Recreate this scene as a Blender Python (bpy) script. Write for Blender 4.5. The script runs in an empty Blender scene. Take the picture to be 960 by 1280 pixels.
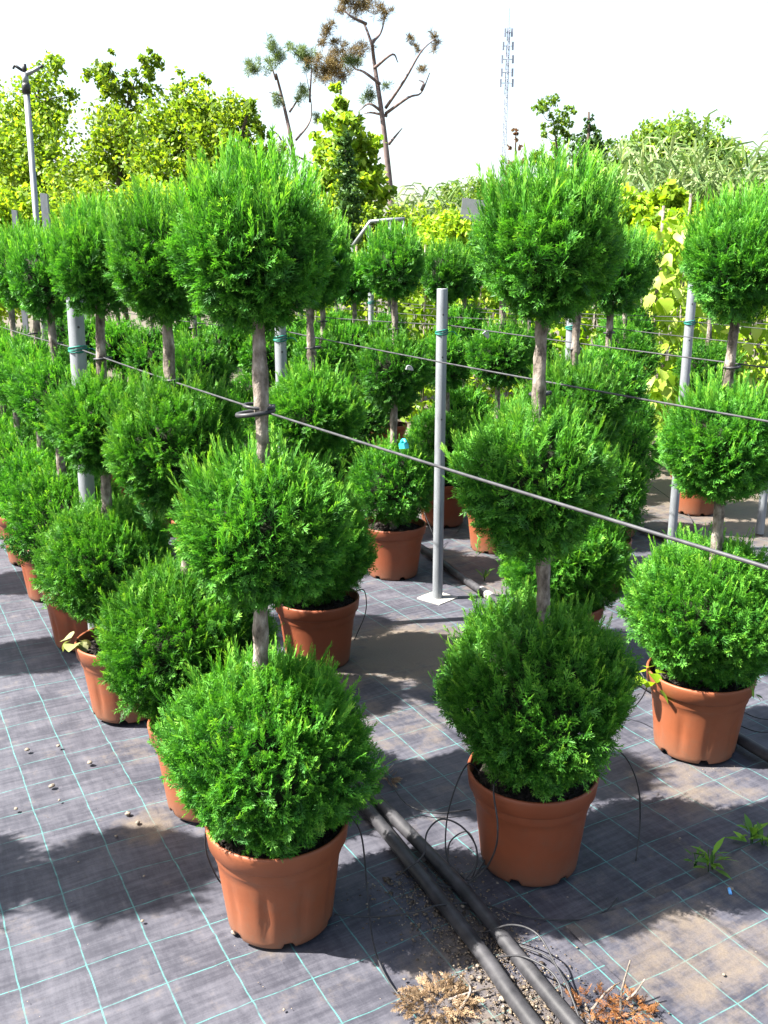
import bpy, math
import numpy as np
from mathutils import Vector, Matrix, Quaternion

# ------------------------------------------------------------------ camera, sky, sun, exposure
sc = bpy.context.scene
COL = sc.collection
F_PX, PITCH, CAMH = 1150.0, math.radians(14.8), 1.65
cam = bpy.data.cameras.new("camera"); camo = bpy.data.objects.new("camera", cam); COL.objects.link(camo)
cam.sensor_fit = 'VERTICAL'; cam.sensor_height = 24.0; cam.lens = 24.0*F_PX/1280
cam.clip_start = 0.05; cam.clip_end = 2000
camo.location = (0, 0, CAMH); camo.rotation_euler = (math.pi/2-PITCH, 0, 0)
sc.camera = camo
sc.render.engine = 'CYCLES'; sc.cycles.max_bounces = 4; sc.cycles.diffuse_bounces = 2; sc.cycles.glossy_bounces = 2; sc.cycles.transmission_bounces = 3
SUN_EL, SUN_AZ = math.radians(52), math.radians(7.5)      # shadows fall towards +x, turned 7.5 deg to +y
world = bpy.data.worlds.new("World"); sc.world = world; world.use_nodes = True
wn = world.node_tree.nodes; wl = world.node_tree.links
sky = wn.new('ShaderNodeTexSky'); sky.sky_type = 'NISHITA'; sky.sun_disc = False
sky.sun_elevation = SUN_EL; sky.sun_rotation = math.radians(270)-SUN_AZ
sky.air_density = 1.3; sky.dust_density = 3.0; sky.ozone_density = 1.0
bg = wn['Background']; bg.inputs['Strength'].default_value = 0.062
hz = wn.new('ShaderNodeHueSaturation'); hz.inputs['Saturation'].default_value = 0.85      # a hazy, whitish summer sky
wl.new(sky.outputs[0], hz.inputs['Color']); wl.new(hz.outputs[0], bg.inputs[0])
sun = bpy.data.lights.new("sun", 'SUN'); suno = bpy.data.objects.new("sun", sun); COL.objects.link(suno)
sun.energy = 5.0; sun.angle = math.radians(0.5); sun.color = (1.0, 0.955, 0.88)
sd = Vector((math.cos(SUN_AZ)*math.cos(SUN_EL), math.sin(SUN_AZ)*math.cos(SUN_EL), -math.sin(SUN_EL)))
suno.rotation_euler = sd.to_track_quat('-Z', 'Y').to_euler(); suno.location = (-6, -2, 9)
sc.view_settings.view_transform = 'Standard'; sc.view_settings.look = 'None'
sc.view_settings.exposure = 2.65; sc.view_settings.gamma = 1.0; sc.view_settings.use_curve_mapping = False

# ------------------------------------------------------------------ helpers
rng = np.random.default_rng(7)
TH = 0.511
RD = np.array([-math.sin(TH), math.cos(TH)]); CD = np.array([math.cos(TH), math.sin(TH)])   # along a row, across the rows
def row(al, cr): return CD*cr+RD*al
_F = np.array([0, math.cos(PITCH), -math.sin(PITCH)]); _U = np.array([0, math.sin(PITCH), math.cos(PITCH)]); _R = np.array([1., 0, 0])
CAM = np.array([0, 0, CAMH])
def ray(x, y): return _F+_R*(x-480)/F_PX-_U*(y-640)/F_PX
def gp(x, y, z=0.0):                   # survey: the spot at height z seen at x, y of the photograph
    d = ray(x, y); return CAM+d*((z-CAMH)/d[2])
def yp(x, y, Y):                       # the spot at distance Y
    d = ray(x, y); return CAM+d*(Y/d[1])

def tag(o, label=None, cat=None, group=None, kind=None):
    if label: o['label'] = label
    if cat: o['category'] = cat
    if group: o['group'] = group
    if kind: o['kind'] = kind
    return o
def empty(name, loc=(0, 0, 0), rz=0.0):
    o = bpy.data.objects.new(name, None); COL.objects.link(o); o.location = [float(v) for v in loc]; o.rotation_euler = (0, 0, rz)
    o.empty_display_size = 0.05
    return o
def link(name, me, parent=None, loc=(0, 0, 0), rot=(0, 0, 0), scale=(1, 1, 1)):
    o = bpy.data.objects.new(name, me); COL.objects.link(o)
    o.location = [float(v) for v in loc]; o.rotation_euler = rot; o.scale = scale
    if parent is not None: o.parent = parent
    return o
def mesh(name, v, f, mats=(), smooth=False, attrs=None, midx=None):
    me = bpy.data.meshes.new(name)
    v = np.asarray(v, dtype=np.float32)
    if isinstance(f, np.ndarray):
        n, k = f.shape
        me.vertices.add(len(v)); me.vertices.foreach_set('co', v.ravel())
        me.loops.add(n*k); me.loops.foreach_set('vertex_index', f.astype(np.int32).ravel())
        me.polygons.add(n); me.polygons.foreach_set('loop_start', np.arange(0, n*k, k, dtype=np.int32))
        me.polygons.foreach_set('loop_total', np.full(n, k, dtype=np.int32))
        me.update(calc_edges=True)
    else:
        me.from_pydata([tuple(map(float, p)) for p in v], [], f)
    for m in mats: me.materials.append(m)
    if midx is not None: me.polygons.foreach_set('material_index', np.asarray(midx, dtype=np.int32))
    if smooth: me.polygons.foreach_set('use_smooth', np.ones(len(me.polygons), dtype=bool))
    if attrs:
        for k, a in attrs.items():
            at = me.attributes.new(k, 'FLOAT', 'POINT'); at.data.foreach_set('value', np.asarray(a, dtype=np.float32))
    me.update(); return me
class MB:                              # collects pieces of one part
    def __init__(s): s.v = []; s.f = []
    def add(s, v, f):
        n = len(s.v); s.v += [tuple(map(float, p)) for p in v]; s.f += [tuple(i+n for i in q) for q in f]; return s
    def box(s, c, size, R=None):
        x, y, z = np.array(size)/2.0
        p = np.array([(-x, -y, -z), (x, -y, -z), (x, y, -z), (-x, y, -z), (-x, -y, z), (x, -y, z), (x, y, z), (-x, y, z)])
        if R is not None: p = p@np.asarray(R).T
        return s.add(p+np.asarray(c), [(3, 2, 1, 0), (4, 5, 6, 7), (0, 1, 5, 4), (1, 2, 6, 5), (2, 3, 7, 6), (3, 0, 4, 7)])
    def tube(s, pts, rad, n=8, cap=True):
        pts = np.asarray(pts, float); m = len(pts); rad = np.broadcast_to(np.asarray(rad, float), (m,))
        t = np.gradient(pts, axis=0); t /= np.linalg.norm(t, axis=1)[:, None]+1e-9
        a = np.array([0, 0, 1.]) if abs(t[0, 2]) < .9 else np.array([1., 0, 0])
        u = np.cross(t[0], a); u /= np.linalg.norm(u); vs = []
        for i in range(m):
            u = u-t[i]*(u@t[i]); u /= np.linalg.norm(u)+1e-9; w = np.cross(t[i], u)
            for k in range(n):
                q = 2*math.pi*k/n; vs.append(pts[i]+rad[i]*(u*math.cos(q)+w*math.sin(q)))
        fs = [(i*n+k, i*n+(k+1) % n, (i+1)*n+(k+1) % n, (i+1)*n+k) for i in range(m-1) for k in range(n)]
        if cap: fs += [tuple(range(n-1, -1, -1)), tuple(range((m-1)*n, m*n))]
        return s.add(vs, fs)
    def me(s, name, mat, smooth=False): return mesh(name, s.v, s.f, [mat] if not isinstance(mat, (list, tuple)) else mat, smooth)
def spline(pts, k=8):                  # Catmull-Rom through the points
    p = np.asarray(pts, float); p = np.vstack([2*p[0]-p[1], p, 2*p[-1]-p[-2]]); out = []
    for i in range(1, len(p)-2):
        for t in np.linspace(0, 1, k, endpoint=False):
            out.append(.5*((2*p[i])+(-p[i-1]+p[i+1])*t+(2*p[i-1]-5*p[i]+4*p[i+1]-p[i+2])*t*t+(-p[i-1]+3*p[i]-3*p[i+1]+p[i+2])*t**3))
    out.append(p[-2]); return np.array(out)

# ------------------------------------------------------------------ materials
def mat(name):
    m = bpy.data.materials.new(name); m.use_nodes = True
    return m, m.node_tree.nodes, m.node_tree.links, m.node_tree.nodes['Principled BSDF']
def node(ns, t, **kw):
    n = ns.new(t)
    for k, v in kw.items():
        if k in n.inputs: n.inputs[k].default_value = v
        else: setattr(n, k, v)
    return n
def ramp(ns, stops):
    r = ns.new('ShaderNodeValToRGB'); e = r.color_ramp.elements
    while len(e) < len(stops): e.new(.5)
    for i, (p, c) in enumerate(stops): e[i].position = p; e[i].color = (*c, 1) if len(c) == 3 else c
    return r
def noisy(name, stops, scale=20, rough=.8, bump=0., detail=6, stretch=None, spec=.3, metal=0., coord='Object'):
    m, ns, l, p = mat(name)
    tc = ns.new('ShaderNodeTexCoord'); src = tc.outputs[coord]
    if stretch:
        mp = ns.new('ShaderNodeMapping'); mp.inputs['Scale'].default_value = stretch; l.new(src, mp.inputs[0]); src = mp.outputs[0]
    nz = node(ns, 'ShaderNodeTexNoise', Scale=scale, Detail=detail, Roughness=.6); l.new(src, nz.inputs['Vector'])
    r = ramp(ns, stops); l.new(nz.outputs[0], r.inputs[0]); l.new(r.outputs[0], p.inputs['Base Color'])
    p.inputs['Roughness'].default_value = rough; p.inputs['Specular IOR Level'].default_value = spec; p.inputs['Metallic'].default_value = metal
    if bump:
        b = node(ns, 'ShaderNodeBump', Strength=bump, Distance=.01); l.new(nz.outputs[0], b.inputs['Height']); l.new(b.outputs[0], p.inputs['Normal'])
    return m
def leafy(name, stops, transl=.3, rough=.55, spec=.25, tcol=None):
    """foliage: colour by the tint attribute of the mesh, some light passes through"""
    m, ns, l, p = mat(name)
    at = ns.new('ShaderNodeAttribute'); at.attribute_name = 'tint'
    r = ramp(ns, stops); l.new(at.outputs['Fac'], r.inputs[0])
    oi = ns.new('ShaderNodeObjectInfo'); hs = ns.new('ShaderNodeHueSaturation')
    mr = node(ns, 'ShaderNodeMapRange'); mr.inputs['To Min'].default_value = .8; mr.inputs['To Max'].default_value = 1.15
    l.new(oi.outputs['Random'], mr.inputs[0]); l.new(mr.outputs[0], hs.inputs['Value']); l.new(r.outputs[0], hs.inputs['Color'])
    l.new(hs.outputs[0], p.inputs['Base Color'])
    p.inputs['Roughness'].default_value = rough; p.inputs['Specular IOR Level'].default_value = spec
    tr = ns.new('ShaderNodeBsdfTranslucent'); mx = ns.new('ShaderNodeMixShader'); mx.inputs[0].default_value = transl
    tm = ns.new('ShaderNodeMixRGB'); tm.blend_type = 'MULTIPLY'; tm.inputs[0].default_value = 1; tm.inputs[2].default_value = tcol or (1.5, 1.35, .5, 1)
    l.new(hs.outputs[0], tm.inputs[1]); l.new(tm.outputs[0], tr.inputs[0])
    l.new(p.outputs[0], mx.inputs[1]); l.new(tr.outputs[0], mx.inputs[2]); l.new(mx.outputs[0], ns['Material Output'].inputs[0])
    return m
M = {}
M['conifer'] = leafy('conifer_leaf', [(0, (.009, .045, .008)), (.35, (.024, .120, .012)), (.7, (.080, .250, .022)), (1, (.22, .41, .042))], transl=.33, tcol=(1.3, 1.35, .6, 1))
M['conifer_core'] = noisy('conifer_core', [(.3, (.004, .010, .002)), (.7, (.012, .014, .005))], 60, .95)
M['dead'] = leafy('dead_spray', [(0, (.07, .042, .02)), (.5, (.19, .125, .07)), (1, (.28, .20, .12))], transl=.15, tcol=(1, .8, .5, 1))
M['dead_orange'] = leafy('dead_orange_spray', [(0, (.07, .024, .007)), (.5, (.17, .068, .02)), (1, (.22, .12, .045))], transl=.15, tcol=(1, .8, .5, 1))
M['bark'] = noisy('bark', [(.32, (.030, .024, .019)), (.45, (.11, .09, .073)), (.58, (.20, .17, .145)), (.72, (.34, .30, .265))], 42, .9, 1., stretch=(1, 1, .55))
M['dark_bark'] = noisy('dark_bark', [(.3, (.035, .025, .02)), (.7, (.10, .072, .058))], 12, .95, .6, stretch=(1, 1, .3))
M['pine_bark'] = noisy('pine_bark', [(.3, (.06, .042, .038)), (.7, (.17, .13, .12))], 12, .95, .6, stretch=(1, 1, .4))
M['galv'] = noisy('galvanised_steel', [(.3, (.14, .15, .165)), (.7, (.21, .225, .24))], 30, .5, .05, metal=.35, spec=.5, stretch=(1, 1, .3))
M['black_plastic'] = noisy('black_plastic', [(.3, (.012, .012, .014)), (.7, (.035, .035, .038))], 40, .5, .05)
M['pipe'] = noisy('dusty_black_pipe', [(.35, (.012, .012, .014)), (.7, (.045, .044, .048))], 14, .5, .05, stretch=(1, 1, 1))
M['grey_wrap'] = noisy('pale_tape', [(.3, (.16, .16, .155)), (.7, (.27, .265, .255))], 60, .7)
M['teal'] = noisy('teal_twine', [(.3, (.0, .09, .07)), (.7, (.01, .16, .12))], 90, .6)
M['cyan'] = noisy('cyan_clip', [(.3, (.01, .22, .24)), (.7, (.03, .30, .32))], 60, .4)
M['white_clip'] = noisy('pale_clip', [(.3, (.25, .26, .27)), (.7, (.36, .37, .38))], 60, .35, metal=.4)
M['wire'] = noisy('coated_wire', [(.35, (.025, .025, .028)), (.7, (.06, .06, .064))], 30, .5, metal=.2)
M['plate'] = noisy('pale_concrete', [(.3, (.19, .185, .175)), (.7, (.27, .26, .245))], 40, .85, .2)
M['soil'] = noisy('potting_soil', [(.3, (.008, .006, .005)), (.6, (.025, .019, .015)), (.8, (.08, .07, .06))], 70, .95, 1.)
M['earth'] = noisy('earth', [(.3, (.05, .043, .03)), (.7, (.09, .077, .055))], 3, .95, .4)
M['chips'] = None

def pot_mat(name, a, b, dusty):
    m, ns, l, p = mat(name)
    tc = ns.new('ShaderNodeTexCoord')
    n1 = node(ns, 'ShaderNodeTexNoise', Scale=9, Detail=8, Roughness=.65); l.new(tc.outputs['Object'], n1.inputs['Vector'])
    r1 = ramp(ns, [(.3, a), (.7, b)]); l.new(n1.outputs[0], r1.inputs[0])
    sx = ns.new('ShaderNodeSeparateXYZ'); l.new(tc.outputs['Object'], sx.inputs[0])
    mr = node(ns, 'ShaderNodeMapRange'); mr.inputs['From Min'].default_value = .10; mr.inputs['From Max'].default_value = 0; l.new(sx.outputs[2], mr.inputs[0])
    n2 = node(ns, 'ShaderNodeTexNoise', Scale=60, Detail=6, Roughness=.7); l.new(tc.outputs['Object'], n2.inputs['Vector'])
    mu = node(ns, 'ShaderNodeMath', operation='MULTIPLY'); l.new(mr.outputs[0], mu.inputs[0]); l.new(n2.outputs[0], mu.inputs[1])
    n3 = node(ns, 'ShaderNodeTexNoise', Scale=25, Detail=8, Roughness=.7); l.new(tc.outputs['Object'], n3.inputs['Vector'])
    r3 = ramp(ns, [(.52, (0, 0, 0)), (.75, (.35, .35, .35))]); l.new(n3.outputs[0], r3.inputs[0])
    ad = node(ns, 'ShaderNodeMath', operation='ADD', use_clamp=True); l.new(mu.outputs[0], ad.inputs[0]); l.new(r3.outputs[0], ad.inputs[1])
    mx = ns.new('ShaderNodeMixRGB'); l.new(ad.outputs[0], mx.inputs[0]); l.new(r1.outputs[0], mx.inputs[1]); mx.inputs[2].default_value = (*dusty, 1)
    l.new(mx.outputs[0], p.inputs['Base Color']); p.inputs['Roughness'].default_value = .55; p.inputs['Specular IOR Level'].default_value = .3
    b_ = node(ns, 'ShaderNodeBump', Strength=.12, Distance=.003); l.new(n2.outputs[0], b_.inputs['Height']); l.new(b_.outputs[0], p.inputs['Normal'])
    return m
M['pot'] = pot_mat('terracotta_plastic', (.155, .045, .0175), (.19, .058, .0245), (.11, .068, .045))
M['pot_red'] = pot_mat('terracotta_plastic_red', (.14, .037, .015), (.172, .047, .02), (.10, .062, .042))

def fabric_mat(name, su, sv):
    """dusty woven ground cover with printed teal grid lines every 15.6 cm"""
    S = 0.0943*CAMH
    m, ns, l, p = mat(name)
    tc = ns.new('ShaderNodeTexCoord')
    mp = ns.new('ShaderNodeMapping'); mp.vector_type = 'TEXTURE'
    mp.inputs['Location'].default_value = (-.4992*CAMH+CD[0]*su*S+RD[0]*sv*S, 1.4458*CAMH+CD[1]*su*S+RD[1]*sv*S, 0)
    mp.inputs['Rotation'].default_value = (0, 0, TH); mp.inputs['Scale'].default_value = (S, S, S)
    l.new(tc.outputs['Object'], mp.inputs[0])
    wob = node(ns, 'ShaderNodeTexNoise', Scale=1.2, Detail=2); l.new(mp.outputs[0], wob.inputs['Vector'])
    wv = ns.new('ShaderNodeVectorMath'); wv.operation = 'MULTIPLY_ADD'; wv.inputs[1].default_value = (.06, .06, 0); l.new(wob.outputs['Color'], wv.inputs[0])
    off = ns.new('ShaderNodeVectorMath'); off.operation = 'SUBTRACT'; off.inputs[1].default_value = (.03, .03, 0)
    l.new(mp.outputs[0], wv.inputs[2]); l.new(wv.outputs[0], off.inputs[0])
    sx = ns.new('ShaderNodeSeparateXYZ'); l.new(off.outputs[0], sx.inputs[0])
    def line(out, w):
        a = node(ns, 'ShaderNodeMath', operation='ADD'); a.inputs[1].default_value = .5; l.new(out, a.inputs[0])
        fr = node(ns, 'ShaderNodeMath', operation='FRACT'); l.new(a.outputs[0], fr.inputs[0])
        s_ = node(ns, 'ShaderNodeMath', operation='SUBTRACT'); s_.inputs[1].default_value = .5; l.new(fr.outputs[0], s_.inputs[0])
        ab = node(ns, 'ShaderNodeMath', operation='ABSOLUTE'); l.new(s_.outputs[0], ab.inputs[0])
        mr = node(ns, 'ShaderNodeMapRange'); mr.inputs['From Min'].default_value = w; mr.inputs['From Max'].default_value = w*.55; l.new(ab.outputs[0], mr.inputs[0])
        return mr.outputs[0]
    lu, lv = line(sx.outputs[0], .0145), line(sx.outputs[1], .0115)
    ml = node(ns, 'ShaderNodeMath', operation='MAXIMUM'); l.new(lu, ml.inputs[0]); l.new(lv, ml.inputs[1])
    br = node(ns, 'ShaderNodeTexNoise', Scale=3.0, Detail=9, Roughness=.75); l.new(mp.outputs[0], br.inputs['Vector'])
    rb = ramp(ns, [(.36, (.12, .12, .12)), (.58, (.9, .9, .9))]); l.new(br.outputs[0], rb.inputs[0])
    lm = node(ns, 'ShaderNodeMath', operation='MULTIPLY'); l.new(ml.outputs[0], lm.inputs[0]); l.new(rb.outputs[0], lm.inputs[1])
    # woven streaks both ways, dust clouds
    def streak(sc_, s3):
        m2 = ns.new('ShaderNodeMapping'); m2.inputs['Scale'].default_value = s3; l.new(mp.outputs[0], m2.inputs[0])
        n = node(ns, 'ShaderNodeTexNoise', Scale=sc_, Detail=5, Roughness=.7); l.new(m2.outputs[0], n.inputs['Vector']); return n.outputs[0]
    a = streak(6, (.12, 1.6, 1)); b = streak(6, (1.6, .2, 1)); c = streak(.8, (1, 1, 1)); d = streak(38, (1, 1, 1))
    def mix(x, y, op, k=None):
        n = node(ns, 'ShaderNodeMath', operation=op); l.new(x, n.inputs[0])
        if k is None: l.new(y, n.inputs[1])
        else: n.inputs[1].default_value = k
        return n.outputs[0]
    s = mix(mix(mix(a, None, 'MULTIPLY', .38), mix(b, None, 'MULTIPLY', .22), 'ADD'), mix(mix(c, None, 'MULTIPLY', .45), mix(d, None, 'MULTIPLY', .14), 'ADD'), 'ADD')
    rc = ramp(ns, [(.36, (.008, .0083, .0142)), (.54, (.025, .025, .034)), (.74, (.068, .067, .081))]); l.new(s, rc.inputs[0])
    at = ns.new('ShaderNodeAttribute'); at.attribute_name = 'dust'
    dn = node(ns, 'ShaderNodeTexNoise', Scale=1.6, Detail=9, Roughness=.72); l.new(mp.outputs[0], dn.inputs['Vector'])
    dsum = mix(mix(at.outputs['Fac'], None, 'MULTIPLY', 1.1), mix(mix(dn.outputs[0], None, 'SUBTRACT', .5), None, 'MULTIPLY', 1.5), 'ADD')
    rd = ramp(ns, [(.28, (0, 0, 0)), (.75, (1, 1, 1))]); l.new(dsum, rd.inputs[0])
    sand = ramp(ns, [(.3, (.070, .054, .040)), (.7, (.118, .094, .070))]); l.new(d, sand.inputs[0])
    m1 = ns.new('ShaderNodeMixRGB'); l.new(lm.outputs[0], m1.inputs[0]); l.new(rc.outputs[0], m1.inputs[1]); m1.inputs[2].default_value = (.050, .165, .157, 1)
    m2 = ns.new('ShaderNodeMixRGB'); l.new(mix(rd.outputs[0], None, 'MULTIPLY', .92), m2.inputs[0]); l.new(m1.outputs[0], m2.inputs[1]); l.new(sand.outputs[0], m2.inputs[2])
    l.new(m2.outputs[0], p.inputs['Base Color']); p.inputs['Roughness'].default_value = .62; p.inputs['Specular IOR Level'].default_value = .35
    bp = node(ns, 'ShaderNodeBump', Strength=.25, Distance=.004); l.new(s, bp.inputs['Height']); l.new(bp.outputs[0], p.inputs['Normal'])
    return m
M['fabric'] = fabric_mat('weed_fabric', 0, 0); M['fabric2'] = fabric_mat('weed_fabric_offset', .3, .42)

# ------------------------------------------------------------------ ground
def gridmesh(name, xs, ys, zf, m, attr=None):
    X, Y = np.meshgrid(xs, ys, indexing='xy'); nx, ny = len(xs), len(ys)
    v = np.stack([X, Y, zf(X, Y)], -1).reshape(-1, 3)
    i = (np.arange(ny-1)[:, None]*nx+np.arange(nx-1)[None]).ravel()
    f = np.stack([i, i+1, i+nx+1, i+nx], 1)
    return mesh(name, v, f, [m], True, {k: a(X, Y).ravel() for k, a in (attr or {}).items()})
big = np.concatenate([-np.geomspace(400, 3, 14), np.linspace(-2.5, 2.5, 5), np.geomspace(3, 400, 14)])*1.0
g = link('ground', gridmesh('ground', big, big+6, lambda X, Y: -.03+0*X, M['earth'])); tag(g, 'bare dry earth around the nursery beds', 'ground', kind='structure')
_w = [(rng.normal(size=2)*s, rng.uniform(0, 6.28), a) for s, a in [(1.5, .003)]*3+[(4, .002)]*4+[(11, .0011)]*5+[(26, .0005)]*6]
def relief(X, Y):
    z = 0*X
    for k, ph, a in _w: z = z+a*np.sin(k[0]*X+k[1]*Y+ph)
    u = (X+.4992*CAMH)*CD[0]+(Y-1.4458*CAMH)*CD[1]; v = (X+.4992*CAMH)*RD[0]+(Y-1.4458*CAMH)*RD[1]
    z = z+.006*np.exp(-((u-.166+.01*np.sin(v*5))/.011)**2)*(v < .9)          # a pinched crease along the sheet
    z = z+.004*np.exp(-((v+.52+.03*np.sin(u*3))/.02)**2)
    return z
DUST = [(gp(500, 900), .45, .33), (gp(640, 720), .5, .5), (gp(505, 815), .38, .85), (gp(430, 830), .3, .6), (gp(900, 615), .9, .85), (gp(960, 650), .8, .7), (gp(720, 640), .5, .5), (gp(580, 1190), .2, .5), (gp(640, 1265), .2, .5), (gp(185, 1030), .12, .6),
        (gp(170, 935), .16, .35), (gp(860, 980), .3, .42), (gp(870, 1190), .30, .5), (gp(600, 700), .5, .4), (gp(330, 1185), .1, .35), (gp(900, 1080), .12, .5), (gp(560, 1000), .2, .25), (gp(90, 740), .5, .25)]
def dust(X, Y):
    d = 0*X+.16
    for c, r, a in DUST: d = np.maximum(d, a*np.exp(-(((X-c[0])**2+(Y-c[1])**2)/(r*r))**1.2))
    far = np.clip((Y-4.8)/3, 0, .6); return np.maximum(d, far)
xs = np.arange(-6.5, 7.5, .04); ys = np.concatenate([np.arange(-1.5, 4.5, .03), np.arange(4.5, 13.5, .08)])
g = link('weed_fabric', gridmesh('weed_fabric', xs, ys, lambda X, Y: relief(X, Y)-.004, M['fabric'], {'dust': dust}))
tag(g, 'dusty dark woven weed fabric with printed teal grid lines under the pots', 'ground fabric', kind='structure')
# the second sheet, lapped over the first in front of the right-hand pot
S = .0943*CAMH; O2 = np.array([-.4992, 1.4458])*CAMH
us, vs = np.arange(6.1, 26, .2), np.arange(-22, -6.15, .2)
Uu, Vv = np.meshgrid(us, vs, indexing='xy')
P2 = O2+Uu[..., None]*S*CD+(Vv[..., None]+.12*np.sin(Uu*1.3)[..., None]*(Vv[..., None] > -6.5))*S*RD
z2 = relief(P2[..., 0], P2[..., 1])+.003+.006*np.exp(-((Vv+6.3)/.25)**2)
n = len(us); i = (np.arange(len(vs)-1)[:, None]*n+np.arange(n-1)[None]).ravel()
me = mesh('weed_fabric_lap', np.concatenate([P2, z2[..., None]], -1).reshape(-1, 3), np.stack([i, i+1, i+n+1, i+n], 1), [M['fabric2']], True, {'dust': np.maximum(dust(P2[..., 0], P2[..., 1]), .3*(np.abs(Vv+7) < 1.2)).ravel()})
tag(link('weed_fabric_lap', me), 'second dusty weed fabric sheet lapped over the first at the weedy seam', 'ground fabric', kind='structure')

# ------------------------------------------------------------------ conifer foliage
def spray_template(r, npair, sub, wid, narrow=1.0):
    """a flat feathery spray, unit long on x: an axis, paired side twigs, little side scales on those"""
    B = []                                      # base, direction, length, width, tint at tip
    for a0 in (0, .3, .6): B.append(((a0, 0, 0), (1, r.normal()*.06, r.normal()*.04), .42, wid*1.1, .2+a0))
    for k in range(npair):
        t = .12+.8*k/npair
        for s in (-1, 1):
            L = ((.42-.30*t)*r.uniform(.75, 1.2)+.06)*(.4+.6*narrow); ang = r.uniform(.55, .95)
            d = np.array([math.cos(ang), s*math.sin(ang)*narrow, r.normal()*.22*narrow]); b = np.array([t+r.normal()*.02, 0, 0])
            B.append((b, d, L, wid, .25+.6*t+.1))
            for q in range(sub):
                if L < .2: continue
                f = .35+.4*q; s2 = 1 if (q+k) % 2 else -1; a2 = s*ang+s2*.7
                B.append((b+d*L*f, np.array([math.cos(a2), math.sin(a2), r.normal()*.3]), L*.5, wid*.85, .35+.6*t+.15))
    V = []; T = []
    for b, d, L, w, tt in B:
        b = np.asarray(b, float); d = np.asarray(d, float); d /= np.linalg.norm(d)
        nrm = np.array([r.normal()*.45, r.normal()*.45, 1]); side = np.cross(nrm, d); side /= np.linalg.norm(side)
        V += [b, b+d*L*.5+side*w, b+d*L, b+d*L*.5-side*w]; T += [tt*.75, tt, tt*1.05, tt]
    return np.array(V), np.array(T)
def place_sprays(r, tmpl, pos, dirs, lens, tint, bend):
    """copy templates to positions, returns verts, quads, tints"""
    n = len(pos); which = r.integers(0, len(tmpl), n); VV = []; TT = []
    for t, (tv, tt) in enumerate(tmpl):
        ix = np.where(which == t)[0]
        if not len(ix): continue
        x = dirs[ix]; a = r.normal(size=x.shape); y = np.cross(a, x); y /= np.linalg.norm(y, axis=1)[:, None]+1e-9; z = np.cross(x, y)
        L = lens[ix][:, None, None]
        loc = tv[None]*L; bz = bend[ix][:, None]*(tv[None, :, 0]**2)*lens[ix][:, None]
        P = pos[ix][:, None]+loc[..., 0:1]*x[:, None]+loc[..., 1:2]*y[:, None]+(loc[..., 2:3]+bz[..., None])*z[:, None]
        VV.append(P.reshape(-1, 3)); TT.append(np.clip(tt[None]*.75+tint[ix][:, None], 0, 1).ravel())
    V = np.concatenate(VV); return V, np.arange(len(V)).reshape(-1, 4), np.concatenate(TT)
def unit(n, r):
    d = r.normal(size=(n, 3)); return d/np.linalg.norm(d, axis=1)[:, None]
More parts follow.
